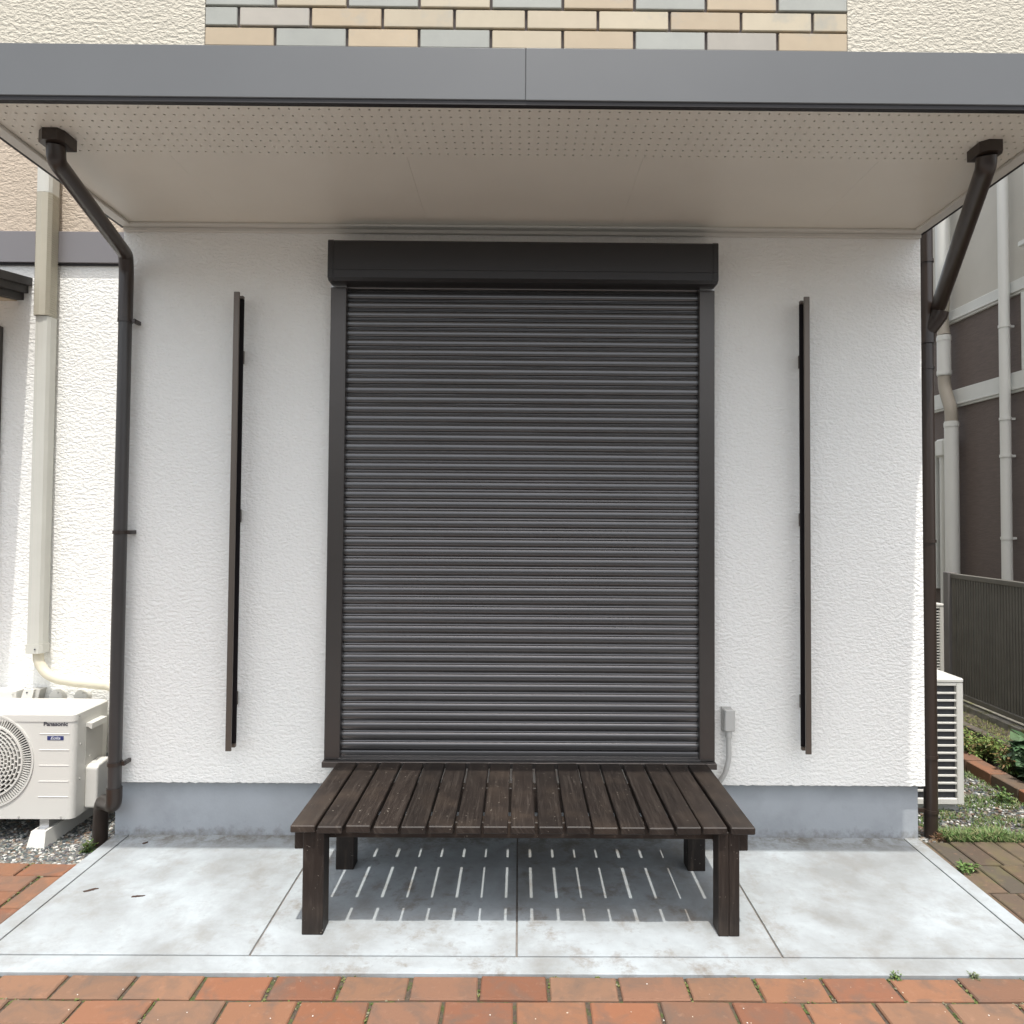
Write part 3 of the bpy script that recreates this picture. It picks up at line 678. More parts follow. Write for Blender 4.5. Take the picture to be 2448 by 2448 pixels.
t = thing("downpipe", (2.0, 0.15, -0.09), 'dark brown downpipe at the right corner of the bay, beside the louvred outdoor unit', 'downpipe')
hexbox(1.680, -0.780, 2.820, 2.8595, .042, .045).build("outlet_box", M['pipe'], t)
MB().tube(bend([(1.680, -0.780, 2.8199), (1.684, -0.770, 2.785), (2.030, 0.10, 2.545)], .02, 5), .034, 22).build("offset_pipe", M['pipe'], t)
MB().tube([(1.998, 0.15, -0.09), (1.998, 0.15, 6.0)], .0310, 22).build("vertical_pipe", M['pipe'], t)
MB().tube([(1.998, 0.15, 2.37), (1.998, 0.15, 2.57)], .0385, 22).tube([(1.998, .15, 2.42), (2.036, .112, 2.50), (2.040, .108, 2.52)], [.034, .041, .041], 20).build("junction_sleeve", M['pipe'], t)
for z in (2.78, 2.25, 1.40, 0.36, 0.10): clampring(1.998, 0.15, z, .031, 1.8855, None, t, M['pipe'])

# ============================================================ bench
bench = thing("garden_bench", (0.018, -0.44, G), 'dark stained wooden slatted bench standing on the concrete slab before shutter', 'bench')
def board(name, x0, x1, y0, y1, z0, z1, axis, parent, b=0.003, nseg=1, waist=0.0):
    mb = B(x0, x1, y0, y1, z0, z1, b)
    o = mb.build(name, M['wood'], parent)
    me = o.data; uv = me.uv_layers.new(name="UVMap")
    off = parent['_w']
    for lp in me.loops:
        c = me.vertices[lp.vertex_index].co
        P3 = (c.x+off[0], c.y+off[1], c.z+off[2])
        if axis == 'y': uvv = (P3[0]+P3[2]*.7, P3[1])
        elif axis == 'x': uvv = (P3[1]+P3[2]*.7, P3[0])
        else: uvv = (P3[0]+P3[1]*.7, P3[2])
        uv.data[lp.index].uv = uvv
    return o
dx0, dx1, nP = -0.803, 0.843, 17
pw = (dx1-dx0+.010)/nP
ZD = 0.408
for i in range(nP):
    x0 = dx0+i*pw; g = .010
    e0 = random.uniform(-.0022, .0022)
    yf = -0.766+random.uniform(-.004, .004)
    board("plank", x0+e0, x0+pw-g+e0, yf, -0.118, ZD-.026, ZD+random.uniform(-.001, .001), 'y', bench, .0035)
LX = (-0.764, 0.718)
for x0 in LX:
    for yy in (-0.740, -0.278):
        lg = board("leg", x0, x0+.0375, yy, yy+.075, G, ZD-.0265, 'z', bench, .0025)
        # the leg is two laminated boards: give it its second board in the same mesh
        if x0 < 0 or yy > -.5:
            for v_ in lg.data.vertices:
                if v_.co.x+lg.parent.location.x > x0+.018: v_.co.x += .0378
            continue
        bm = bmesh.new(); bm.from_mesh(lg.data)
        geo = bmesh.ops.duplicate(bm, geom=bm.verts[:]+bm.edges[:]+bm.faces[:])
        bmesh.ops.translate(bm, vec=(0.0379, 0.0003, 0), verts=[v for v in geo['geom'] if isinstance(v, bmesh.types.BMVert)])
        bm.to_mesh(lg.data); bm.free()
board("joist", -0.79, 0.83, -0.6645, -0.606, ZD-.086, ZD-.0268, 'x', bench)
board("joist", -0.79, 0.83, -0.337, -0.2785, ZD-.128, ZD-.0268, 'x', bench)
for x0 in (-0.802, 0.7945):
    board("end_rail", x0, x0+.0375, -0.715, -0.665, 0.304, ZD-.0268, 'y', bench)
    board("end_rail", x0, x0+.0375, -0.6055, -0.3375, 0.306, ZD-.0268, 'y', bench)

# ============================================================ outdoor unit on the left
def ac_left():
    x1, x0 = -2.118, -2.885; yf, yr = 0.120, 0.402; z0, z1 = 0.050, 0.551
    t = thing("outdoor_unit", (-2.5, 0.26, -0.07), 'ivory air conditioner outdoor unit with round fan grille standing on gravel', 'air conditioner')
    # rounded casing
    r = .026
    def rr_(x0, x1, y0, y1, r):
        p = []
        for cx, cy, a in ((x1-r, y0+r, -90), (x1-r, y1-r, 0), (x0+r, y1-r, 90), (x0+r, y0+r, 180)):
            for k in range(7): q = R(a+15*k); p.append((cx+r*math.cos(q), cy+r*math.sin(q)))
        return p
    c = MB(); n = 28; cx, cz, ro, ri = -2.534, 0.323, .2205, .172
    P = rr_(x0, x1, yf, yr, r)
    lv = []
    # side skin (without the front face) + separate front face with a circular opening
    ring = [[(p[0], p[1], z) for p in P] for z in (z0, z1-.042)]
    vs = ring[0]+ring[1]
    fs = []
    for i in range(n):
        j2 = (i+1) % n
        if i == n-1: continue            # front span is closed below
        fs.append((i, j2, n+j2, n+i))
    c.add(vs, fs); c.add([(p[0], p[1], z0) for p in P], [tuple(range(n))])
    fx0, fx1 = x0+r, x1-r; K = 72; zz1 = z1-.042
    cir = [(cx+ro*math.cos(2*math.pi*k/K), cz+ro*math.sin(2*math.pi*k/K)) for k in range(K)]
    def edge(a):
        dx, dz = math.cos(a), math.sin(a); tt = []
        if dx > 1e-9: tt.append((fx1-cx)/dx)
        if dx < -1e-9: tt.append((fx0-cx)/dx)
        if dz > 1e-9: tt.append((zz1-cz)/dz)
        if dz < -1e-9: tt.append((z0-cz)/dz)
        m_ = min(tt); return (cx+dx*m_, cz+dz*m_)
    angs = sorted([2*math.pi*k/K for k in range(K)]+[math.atan2(b-cz, a-cx) % (2*math.pi) for a in (fx0, fx1) for b in (z0, zz1)])
    vs = []; fs = []
    cz_off = 0.0
    for a in angs:
        e = edge(a); vs.append((cx+ro*math.cos(a), yf, cz+ro*math.sin(a)*min(1, 1))); vs.append((e[0], yf, e[1]))
    nA = len(angs)
    for i in range(nA):
        j2 = (i+1) % nA; fs.append((2*i, 2*i+1, 2*j2+1, 2*j2))
    c.add(vs, fs)
    # wall of the opening
    vs = [(cx+ro*math.cos(a), y, cz+ro*math.sin(a)) for a in angs for y in (yf, yf+.05)]
    c.add(vs, [(2*i, 2*i+1, 2*((i+1) % nA)+1, 2*((i+1) % nA)) for i in range(nA)])
    body = c.build("casing", M['acwhite'], t, smooth=True)
    # top lid with a rounded shoulder
    lid = MB(); Ps = [rr_(x0-.002, x1+.002, yf-.003, yr+.002, r+.002), rr_(x0-.002, x1+.002, yf-.003, yr+.002, r+.002), rr_(x0+.004, x1-.004, yf+.003, yr-.004, r), rr_(x0+.014, x1-.014, yf+.012, yr-.012, r)]
    zs = [z1-.041, z1-.010, z1-.003, z1]; vs = []
    for Pn, zz in zip(Ps, zs): vs += [(p[0], p[1], zz) for p in Pn]
    fs = [tuple(range(n))]+[(a*n+i, a*n+(i+1) % n, (a+1)*n+(i+1) % n, (a+1)*n+i) for a in range(3) for i in range(n)]+[tuple(range(3*n, 4*n))]
    lid.add(vs, fs); lid.build("lid", M['acwhite'], t, smooth=True)
    # dark fan chamber and grille
    MB().tube([(cx, yf+.052, cz), (cx, yf+.12, cz)], ro-.001, 48).build("fan_chamber", M['fin'], t)
    fan = MB(); fan.tube([(cx, yf+.030, cz), (cx, yf+.0515, cz)], .045, 24)
    for k in range(3):
        a0 = 2.1*k+.5; vs = []
        for q in range(7):
            a = a0+q*.2; vs += [(cx+.04*math.cos(a), yf+.034+q*.002, cz+.04*math.sin(a)), (cx+.158*math.cos(a+.25), yf+.030+q*.0025, cz+.158*math.sin(a+.25))]
        fan.add(vs, [(2*q, 2*q+1, 2*q+3, 2*q+2) for q in range(6)])
    fan.build("fan", M['coil'], t)
    g = MB()
    def ringband(r0, r1, y0, y1, a0=0, a1=2*math.pi, seg=72):
        vs = []; full = abs(a1-a0-2*math.pi) < 1e-6
        m_ = seg if full else seg+1
        for k in range(m_):
            a = a0+(a1-a0)*k/seg
            for rr2, yy in ((r0, y0), (r1, y0), (r1, y1), (r0, y1)): vs.append((cx+rr2*math.cos(a), yy, cz+rr2*math.sin(a)))
        fs = []
        for k in range(seg):
            b = (k+1) % m_
            for e in range(4): fs.append((k*4+e, k*4+(e+1) % 4, b*4+(e+1) % 4, b*4+e))
        g.add(vs, fs)
    y0g, y1g = yf-.006, yf+.006
    ringband(ro-.006, ro+.004, y0g+.001, y1g+.006); ringband(ri-.004, ri+.005, y0g-.004, y1g)
    rings = [.040+.0165*k for k in range(8)]
    for q in rings: ringband(q-.0022, q+.0022, y0g-.006, y1g-.004, seg=60)
    def radial(a, r0, r1, hw, y0, y1):
        d = (math.cos(a), math.sin(a)); p = (-d[1], d[0])
        vs = [(cx+d[0]*rr2+p[0]*hw*s_, yy, cz+d[1]*rr2+p[1]*hw*s_) for rr2 in (r0, r1) for s_ in (-1, 1) for yy in (y0, y1)]
        g.add(vs, [(0, 1, 3, 2), (4, 6, 7, 5), (0, 4, 5, 1), (2, 3, 7, 6), (0, 2, 6, 4), (1, 5, 7, 3)])
    for k in range(110): radial(2*math.pi*k/110, ri+.004, ro-.004, .0022, y0g+.001, y1g)
    for qi in range(8):
        nb = 30
        for k in range(nb):
            radial(2*math.pi*(k+.5*(qi % 2))/nb, rings[qi], rings[qi]+.0165, .0020, y0g-.005, y1g-.004)
    MB().tube([(cx, yf-.010, cz), (cx, yf+.004, cz)], .040, 40).build("grille_hub", M['acwhite'], t)
    g.build("fan_grille", M['acwhite'], t)
    for z in (0.453, 0.377, 0.304, 0.229, 0.156):
        rb = MB(); rb.prism([(yf+.0005, z+.002), (yf-.0022, z-.001), (yf+.0005, z-.003)], 'x', -2.285, -2.143); rb.build("pressed_rib", M['acwhite'], t)
    text("Panasonic", .026, (-2.2105, yf-.0008, 0.4985), M['ink'], t, "lettering", bold=.0007, width=.115)
    bo = B(-2.249, -2.171, yf-.0012, yf-.0001, 0.4225, 0.4420).build("badge", M['badge'], t)
    text("Eolia", .0185, (-2.210, yf-.0020, 0.4320), M['silver'], bo, "lettering", bold=.0003, shear=.25, width=.046)
    # side: handle, screws, valve cover
    h = MB(); h.prism([(x1-.001, .482), (x1+.030, .478), (x1+.030, .452), (x1+.024, .452), (x1+.010, .462), (x1-.001, .462)], 'y', .205, .330); h.build("handle", M['acwhite'], t)
    B(x1-.0005, x1+.001, .205, .345, .275, .462).build("side_panel", M['acgrey'], t)
    v = MB(); v.prism([(yf+.085, 0.066), (yf+.085, .262), (yf+.10, .275), (yf+.185, .285), (yf+.245, .250), (yf+.255, .225), (yf+.255, 0.10), (yf+.19, .066)], 'x', x1-.001, x1+.060)
    vo = v.build("valve_cover", M['acwhite'], t); m_ = vo.modifiers.new("b", 'BEVEL'); m_.width = .010; m_.segments = 3
    for y, z in ((yf+.045, .39), (yf+.12, .31), (yf+.045, .225), (yf+.03, .53)):
        MB().tube([(x1+.001, y, z), (x1+.004, y, z)], .005, 10).build("screw", M['acgrey'], t)
    for x in (-2.375, -2.175): MB().tube([(x, yf-.001, .0615), (x, yf-.004, .0615)], .004, 10).build("screw", M['acgrey'], t)
    # rubber feet blocks running front to back
    for fx in (-2.255, -2.765):
        fb = MB(); vs = []
        for z, hx, ya, yb2 in ((-.090, .058, .052, .46), (-.080, .058, .052, .46), (-.0795, .046, .060, .455), (0.007, .036, .085, .44)):
            vs += [(fx-hx, ya, z), (fx+hx*.92, ya, z), (fx+hx*.92, yb2, z), (fx-hx, yb2, z)]
        fs = [(0, 1, 2, 3), (12, 13, 14, 15)]+[(a*4+i, a*4+(i+1) % 4, (a+1)*4+(i+1) % 4, (a+1)*4+i) for a in range(3) for i in range(4)]
        fb.add(vs, fs); fo = fb.build("foot_block", M['acwhite'], t)
        MB().box(fx-.022, fx+.022, .098, .40, .0072, .0125, .001).box(fx-.020, fx+.024, .12, .385, .0126, .0498).build("mounting_plate", M['steel'], fo)
ac_left()

# left wall fittings
t = thing("pipe_duct", (-2.570, 0.43, 0.78), 'ivory vertical pipe duct with taped pipe curving out, on white wall above the outdoor unit', 'pipe duct')
def dshape(x, hw, y0, z0, z1):
    p = [(x-hw, .4395), (x-hw, y0+.02), (x-hw*.75, y0+.004), (x-hw*.3, y0), (x+hw*.3, y0), (x+hw*.75, y0+.004), (x+hw, y0+.02), (x+hw, .4395)]
    return MB().prism(p, 'z', z0, z1)
dshape(-2.508, .040, .375, .830, 2.537).build("duct_cover", M['duct'], t)
dshape(-2.512, .040, .365, 3.190, 6.0).build("duct_cover", M['duct'], t)
fx = MB(); z = 2.540; k = 0
while z < 3.186:
    hw = .043 if k % 2 else .0405
    p = [(-2.512-hw, .4395), (-2.512-hw, .385), (-2.512-hw*.7, .368), (-2.512, .362), (-2.512+hw*.7, .368), (-2.512+hw, .385), (-2.512+hw, .4395)]
    fx.prism(p, 'z', z, z+.0058); z += .006; k += 1
fx.build("flexible_duct", M['ductflex'], t)
dshape(-2.508, .045, .370, .782, .829).build("end_cap", M['duct'], t)
# mark on the cap
MB().tube([(-2.490, .3695, .805), (-2.490, .367, .805)], .004, 8).build("screw", M['ink'], t)
MB().tube(bend([(-2.500, .410, .800), (-2.497, .408, .738), (-2.455, .402, .678), (-2.395, .400, .648), (-2.27, .392, .632), (-2.10, .380, .620), (-2.02, .37, .56), (-2.02, .36, .30), (-2.06, .36, .22)], .03, 5), .0245, 18).build("taped_pipe", M['tape'], t)
for x, lab in ((-2.416, 'round ivory vent cap nearer the flat wall plate behind the outdoor unit'), (-2.287, 'round ivory vent cap nearer the brown downpipe behind the outdoor unit')):
    t = thing("vent_cap", (x, .46, .548), lab, 'vent cap', 'round caps on wall behind the outdoor unit')
    MB().tube([(x, .4645, .548), (x, .435, .548), (x, .428, .548)], [.037, .037, .033], 28).build("cap", M['acwhite'], t)
    MB().tube([(x+.014, .4275, .570), (x+.014, .423, .570)], .004, 10).build("knob", M['acgrey'], t)
t = thing("junction_box", (-2.66, .46, .50), 'low ivory box on wall behind the outdoor unit', 'junction box')
B(-2.716, -2.600, .39, .4645, .50, .592, .010).build("box_cover", M['acwhite'], t)
MB().tube([(-2.612, .3895, .570), (-2.612, .386, .570)], .004, 10).build("screw", M['acgrey'], t)
t = thing("wall_plate", (-2.545, .46, .50), 'slanted white wall plate between ivory box and round vent caps', 'wall plate')
MB().prism([(-2.590, .50), (-2.530, .50), (-2.510, .592), (-2.562, .594)], 'y', .400, .412).build("plate", M['acwhite'], t)
MB().prism([(-2.580, .50), (-2.505, .50), (-2.487, .590), (-2.535, .592)], 'y', .4125, .4645).build("backing", M['acgrey'], t)
MB().tube([(-2.545, .3995, .577), (-2.545, .397, .577)], .004, 10).build("screw", M['ink'], t)

# canopy over the side door
t = thing("door_canopy", (-3.3, .2, 2.64), 'dark stepped canopy projecting from recessed white wall at left', 'canopy')
for q, (xr, za, zb2) in enumerate(((-2.620, 2.722, 2.765), (-2.640, 2.682, 2.7215), (-2.663, 2.645, 2.6815))):
    vs = []
    for x in (-3.9, xr):
        vs += [(x, .4645, za), (x, .4645, zb2), (x, -.20, zb2-.10), (x, -.20, za-.10)]
    MB().add(vs, [(0, 1, 2, 3), (7, 6, 5, 4), (0, 4, 5, 1), (1, 5, 6, 2), (2, 6, 7, 3), (3, 7, 4, 0)]).build("canopy_roof" if q == 0 else "fascia_board", M['awn'], t)
vs = [(-3.88, .464, 2.6445), (-2.70, .464, 2.6445), (-2.70, -.19, 2.5445), (-3.88, -.19, 2.5445), (-3.88, .464, 2.640), (-2.70, .464, 2.640), (-2.70, -.19, 2.540), (-3.88, -.19, 2.540)]
MB().add(vs, [(0, 1, 2, 3), (4, 5, 6, 7), (0, 1, 5, 4), (1, 2, 6, 5), (2, 3, 7, 6), (3, 0, 4, 7)]).build("canopy_soffit", M['awnsoffit'], t)

# ============================================================ right side units
def ac_side(name, loc, label, x0, x1, y0, y1, z0, z1, cells, ground, group=None, footx=None):
    t = thing(name, (loc[0], loc[1], ground), label, 'air conditioner')
    B(x0+.004, x1-.004, y0+.03, y1, z0, z1-.02, .004).build("casing", M['acwhite'], t)
    B(x0-.002, x1+.002, y0-.003, y1+.003, z1-.0198, z1+.004, .006).build("lid", M['acwhite'], t)
    B(x0+.03, x1-.03, y0+.022, y0+.0295, z0+.01, z1-.03).build("coil", M['coil'], t)
    fr = MB(); fr.box(x1-.036, x1, y0, y0+.0297, z0, z1-.02, .003); fr.box(x0, x0+.030, y0, y0+.0297, z0, z1-.02, .003)
    fr.box(x0+.0302, x1-.0362, y0, y0+.0297, z1-.036, z1-.0202, .002); fr.box(x0+.0302, x1-.0362, y0, y0+.0297, z0, z0+.030, .002)
    fr.build("corner_frame", M['acwhite'], t)
    za, zb2 = z0+.030, z1-.036; ph = (zb2-za)/cells; gl_ = MB()
    for k in range(1, cells): gl_.box(x0+.0302, x1-.0362, y0+.003, y0+.018, za+k*ph-.0048, za+k*ph+.0048, .001)
    gl_.build("louvre_grille", M['acwhite'], t)
    for yy in (y0+.04, y1-.14):
        fb = MB(); vs = []; c = (x0+x1)/2; h = (x1-x0)/2
        for z, e in ((ground-.02, 0.0), (ground+.006, 0.0), (ground+.02, .018), (z0-.0005, .030)):
            vs += [(c-h+e, yy, z), (c+h-e, yy, z), (c+h-e, yy+.09, z), (c-h+e, yy+.09, z)]
        fb.add(vs, [(0, 1, 2, 3), (12, 13, 14, 15)]+[(a*4+i, a*4+(i+1) % 4, (a+1)*4+(i+1) % 4, (a+1)*4+i) for a in range(3) for i in range(4)])
        fb.build("foot_block", M['acwhite'], t)
    return t
ac_side("outdoor_unit", (2.25, .9), 'white outdoor unit with horizontal louvres behind the brown downpipe at right', 2.060, 2.382, .50, 1.28, -.012, .652, 15, -.066)
ac_side("outdoor_unit", (3.4, 3.0), 'tall white outdoor unit farther back, beside the end post of the fence', 3.27, 3.565, 2.62, 3.45, .02, .80, 30, -.06)

# ============================================================ neighbour house
nb = thing("neighbour_house", (6.5, 4, -.1), 'neighbouring house with brown siding, white bands and pale upper wall', 'house')
NX = 4.40
B(NX, 9, -0.5, 9.0, -.1, 3.505).build("wall", M['nwallb'], nb)
B(NX, 9, -0.5, 9.0, 3.6355, 8.0).build("upper_wall", M['nwallg'], nb)
for z0, z1 in ((3.5055, 3.635), (2.640, 2.820)):
    m_ = MB(); m_.box(NX-.030, NX+.1 if z0 > 3 else NX-.0005, -0.52, 9.02, z0+.045, z1, .004)
    m_.box(NX-.038, NX+.1 if z0 > 3 else NX-.0005, -0.52, 9.02, z0+.022, z0+.0448, .003); m_.box(NX-.024, NX+.1 if z0 > 3 else NX-.0005, -0.52, 9.02, z0, z0+.0218, .003)
    m_.build("white_band", M['nband'], nb)
B(NX-.03, NX-.0005, 2.62, 2.80, 2.8205, 3.505, .004).build("corner_trim", M['nband'], nb)
for y0, y1, z0, z1 in ((4.30, 5.3, 3.75, 4.75), (1.75, 2.72, 3.93, 4.9)):
    fo = B(NX-.05, NX-.0005, y0, y1, z0, z1, .006).build("window", M['nband'], nb)
    B(NX-.056, NX-.0505, y0+.07, (y0+y1)/2-.02, z0+.07, z1-.07).build("pane", M['glass'], fo)
    B(NX-.058, NX-.0505, (y0+y1)/2+.02, y1-.07, z0+.07, z1-.07).build("pane", M['glass'], fo)
    B(NX-.085, NX-.0505, y0-.03, y1+.03, z0-.045, z0-.001, .005).build("sill", M['nband'], fo)
lp = B(NX-.10, NX-.0005, 3.97, 5.2, .80, 2.32, .006).build("louvred_panel", M['nband'], nb)
sl = MB(); z = .84
while z < 2.27:
    sl.prism([(NX-.1005, z), (NX-.115, z+.004), (NX-.115, z+.010), (NX-.1005, z+.030)], 'y', 4.035, 5.15); z += .034
sl.build("slat", M['nband'], lp)
# ducts and pipes on the neighbour's wall
t = thing("bent_duct", (NX-.05, 3.7, -.05), 'pale ribbed duct with two bends on brown wall of neighbouring house', 'pipe duct')
dy, dr_ = 3.79, .062; dX = NX-.105
MB().tube([(dX, dy, 6.5), (dX, dy, 3.85)], dr_+.006, 20).build("duct_cover", M['npipe'], t)
MB().tube(bend([(dX, dy, 3.849), (dX, dy, 3.70), (dX, dy+.03, 3.55), (dX, dy, 3.381)], .05, 5), dr_-.004, 20).build("flexible_duct", M['nflex'], t)
MB().tube([(dX, dy, 3.38), (dX, dy, 2.97)], dr_+.002, 20).build("duct_cover", M['npipe'], t)
MB().tube(bend([(dX, dy, 2.969), (dX, dy, 2.86), (dX, dy-.11, 2.60), (dX, dy-.11, 2.491)], .06, 5), dr_-.004, 20).build("flexible_duct", M['nflex'], t)
MB().tube([(dX, dy-.11, 2.49), (dX, dy-.11, .0)], dr_+.002, 20).build("duct_cover", M['npipe'], t)
for z, yy in ((3.345, dy), (3.0, dy), (2.455, dy-.11)): MB().tube([(dX, yy, z-.02), (dX, yy, z+.02)], dr_+.006, 20).build("collar", M['npipe'], t)
t = thing("capped_pipe", (NX-.06, 3.86, -.05), 'slim pale pipe with a box cap between louvred panel and bent duct', 'pipe')
MB().tube([(NX-.06, 3.875, .0), (NX-.06, 3.875, 2.15)], .045, 18).build("pipe", M['npipe'], t)
B(NX-.12, NX-.004, 3.80, 3.945, 2.151, 2.335, .02).build("cap", M['npipe'], t)
t = thing("white_downpipe", (NX-.06, 2.92, -.05), 'white downpipe nearest on the brown wall of neighbouring house', 'downpipe')
MB().tube([(NX-.085, 2.93, .0), (NX-.085, 2.93, 6.5)], .043, 20).build("pipe", M['npipe'], t)
for z in (3.24, 2.41, 2.08, 1.35, .7): MB().tube([(NX-.085, 2.93, z-.012), (NX-.085, 2.93, z+.012)], .049, 20).box(NX-.06, NX-.001, 2.92, 2.94, z-.01, z+.01).build("clamp", M['npipe'], t)

# ============================================================ fence and kerbs on the right
fn = thing("fence", (3.45, 1.2, .13), 'dark olive ribbed metal fence along the planting bed at right', 'fence')
B(3.415, 3.485, 2.315, 2.385, .06, 1.090, .004).build("post", M['fencepost'], fn)
for py_ in (0.35, -1.65): B(3.425, 3.475, py_, py_+.05, .06, 1.075, .004).build("post", M['fencepost'], fn)
for ya, yb2 in ((0.402, 2.313), (-1.598, .348)):
    rp = MB(); y = ya+.002
    prf = [];
    while y < yb2-.03:
        prf += [(3.440, y), (3.440, y+.012), (3.450, y+.015), (3.450, y+.027)]; y += .030
    prf = prf+[(3.440, yb2-.002)]
    vs = [(a, b, .165) for a, b in prf]+[(a, b, 1.045) for a, b in prf]; n = len(prf)
    rp.add(vs, [(i, i+1, n+i+1, n+i) for i in range(n-1)]); po = rp.build("ribbed_panel", M['fence'], fn)
    so_ = po.modifiers.new("s", 'SOLIDIFY'); so_.thickness = .002
    B(3.430, 3.470, ya, yb2, 1.0455, 1.083, .004).build("top_rail", M['fence'], fn)
    B(3.430, 3.470, ya, yb2, .125, .1645, .004).build("bottom_rail", M['fence'], fn)
bw = thing("block_wall", (3.47, 1, -.1), 'low mossy concrete block wall carrying the olive fence', 'low wall')
for k in range(13): B(3.395, 3.515, -2.2+k*.402, -2.2+k*.402+.398, -.12, .098, .005).build("block", M['block'], bw)
kb = thing("concrete_kerb", (3.2, 1, -.1), 'stained concrete kerb parallel to fence behind leafy plants', 'kerb')
for k in range(9): B(3.14, 3.205, -1.6+k*.602, -1.6+k*.602+.598, -.12, .062, .006).build("kerb_stone", M['blockdark'], kb)
tag(sheet("kerb_soil", 3.206, 3.394, -1.6, 3.8, lambda x, y: .048+.014*noise.noise(Vector((x*9, y*9, 0))), M['soil'], 50), kind='structure')
be = thing("brick_edging", (2.84, 1.2, -.06), 'row of red bricks edging the planting bed beside the gravel', 'edging')
mbk = None
for k in range(14):
    y0_ = -.02+k*.228
    mbk = MB(); mbk.box(2.785, 2.895, y0_+.003, y0_+.225, -.09, .012+random.uniform(-.003, .003), .004, tone(0) if k % 3 else tone(1))
    mbk.build("brick", M['brick'], be)

# ============================================================ plants
def leafquad(mb, p, d, up, L, W, col):
    d = d.normalized(); s_ = d.cross(up)
    if s_.length < 1e-3: s_ = Vector((1, 0, 0))
    s_.normalize(); n_ = s_.cross(d)
    a = p; m1 = p+d*L*.45+s_*W*.5-n_*L*.02; m2 = p+d*L*.45-s_*W*.5-n_*L*.02; c = p+d*L*.5+n_*W*.12*0; e = p+d*L-n_*L*.18
    mb.add([a, m1, e, m2, c], [(0, 1, 4), (1, 2, 4), (2, 3, 4), (3, 0, 4)], col)
GR = [(0.055, 0.115, 0.028), (0.08, 0.15, 0.035), (0.12, 0.19, 0.045), (0.045, 0.09, 0.03), (0.15, 0.19, 0.05), (0.09, 0.13, 0.03)]
def shrub(name, c, rad, h, n, L, W, label, cols=GR, cat='plant'):
    t = thing(name, c, label, cat)
    fo = MB(); st = MB(); c = Vector(c)
    for q in range(max(5, n//28)):
        a = random.uniform(0, 6.28); rr2 = rad*math.sqrt(random.random()); top = c+Vector((math.cos(a)*rr2, math.sin(a)*rr2, h*random.uniform(.5, 1)))
        base = c+Vector((math.cos(a)*rr2*.35, math.sin(a)*rr2*.35, -.01)); mid = base.lerp(top, .5)+Vector((0, 0, h*.1))
        st.tube([base, mid, top], [.0028, .002, .001], 5)
        for k in range(28):
            tt = random.uniform(.25, 1.0); p = base.lerp(mid, min(1, tt*2)) if tt < .5 else mid.lerp(top, tt*2-1)
            d = Vector((random.uniform(-1, 1), random.uniform(-1, 1), random.uniform(-.35, .6)))
            co = random.choice(cols); kk = random.uniform(.75, 1.25)
            leafquad(fo, p+d*.008, d, Vector((random.uniform(-.3, .3), random.uniform(-.3, .3), 1)), L*random.uniform(.6, 1.3), W*random.uniform(.7, 1.2), tuple(x*kk for x in co))
    fo.build("foliage", M['leaf'], t); st.build("stem", M['stem'], t)
shrub("leafy_shrub", (2.98, 1.78, -.055), .15, .17, 1300, .036, .014, 'fine leaved green shrub nearest the far end of the fence', GR)
shrub("leafy_shrub", (3.00, 1.35, -.055), .20, .17, 1800, .034, .012, 'yellow green fern like shrub in middle of planting bed', [(0.12, 0.18, 0.04), (0.15, 0.20, 0.05), (0.09, 0.14, 0.03), (0.17, 0.13, 0.045)])
shrub("leafy_shrub", (3.02, 0.98, -.055), .15, .17, 1300, .036, .013, 'low shrub with reddish green fine leaves by brick edging', [(0.10, 0.16, 0.035), (0.07, 0.12, 0.03), (0.16, 0.10, 0.04)])
shrub("broadleaf_plant", (3.06, 0.80, -.05), .18, .27, 420, .10, .085, 'broad round leaved plant hanging over kerb near the picture edge', [(0.07, 0.13, 0.06), (0.10, 0.17, 0.08), (0.05, 0.10, 0.045)])
shrub("seedling", (2.66, .98, -.055), .045, .075, 90, .022, .012, 'small green weed growing against the brick edging', GR, 'weed')
shrub("seedling", (2.70, .62, -.055), .06, .075, 160, .022, .012, 'spreading weed at foot of brick edging nearer the path', GR, 'weed')
shrub("seedling", (1.925, -.235, -.008), .035, .045, 60, .022, .012, 'small green weed growing between slab and mossy path', [(0.14, 0.22, 0.06), (0.10, 0.17, 0.05)], 'weed')
shrub("seedling", (1.238, -.947, .002), .010, .022, 28, .009, .005, 'tiny weed at slab edge right of centre, nearer the bench', GR, 'weed')
shrub("seedling", (1.495, -.947, .002), .010, .020, 28, .010, .004, 'tiny pale weed at slab edge nearer the right corner', [(0.13, 0.16, 0.08)], 'weed')
shrub("seedling", (-1.985, .02, -.065), .02, .05, 28, .022, .010, 'small green weed in gravel beside the left downpipe', GR, 'weed')

def blades(name, n, fn, label, hr, cols, cat='grass'):
    mb = MB()
    for _ in range(n):
        x, y, z, kk = fn(); h = random.uniform(*hr)*kk; a = random.uniform(0, 6.28); lean = random.uniform(.2, 1.1)*h
        d = Vector((math.cos(a), math.sin(a), 0)); s_ = Vector((-d.y, d.x, 0))*random.uniform(.0014, .0028)
        p = Vector((x, y, z)); m1 = p+d*lean*.35+Vector((0, 0, h*.65)); e = p+d*lean+Vector((0, 0, h*(.9 if lean < h*.7 else .6)))
        co = random.choice(cols); q = random.uniform(.75, 1.2); co = tuple(c*q for c in co)
        mb.add([p-s_, p+s_, m1+s_*.8, m1-s_*.8, e], [(0, 1, 2, 3), (3, 2, 4)], co)
    return tag(mb.build(name, M['grass']), label, cat, kind='stuff')
GC = [(0.09, 0.16, 0.04), (0.12, 0.20, 0.055), (0.07, 0.125, 0.035), (0.16, 0.21, 0.075), (0.20, 0.19, 0.09)]
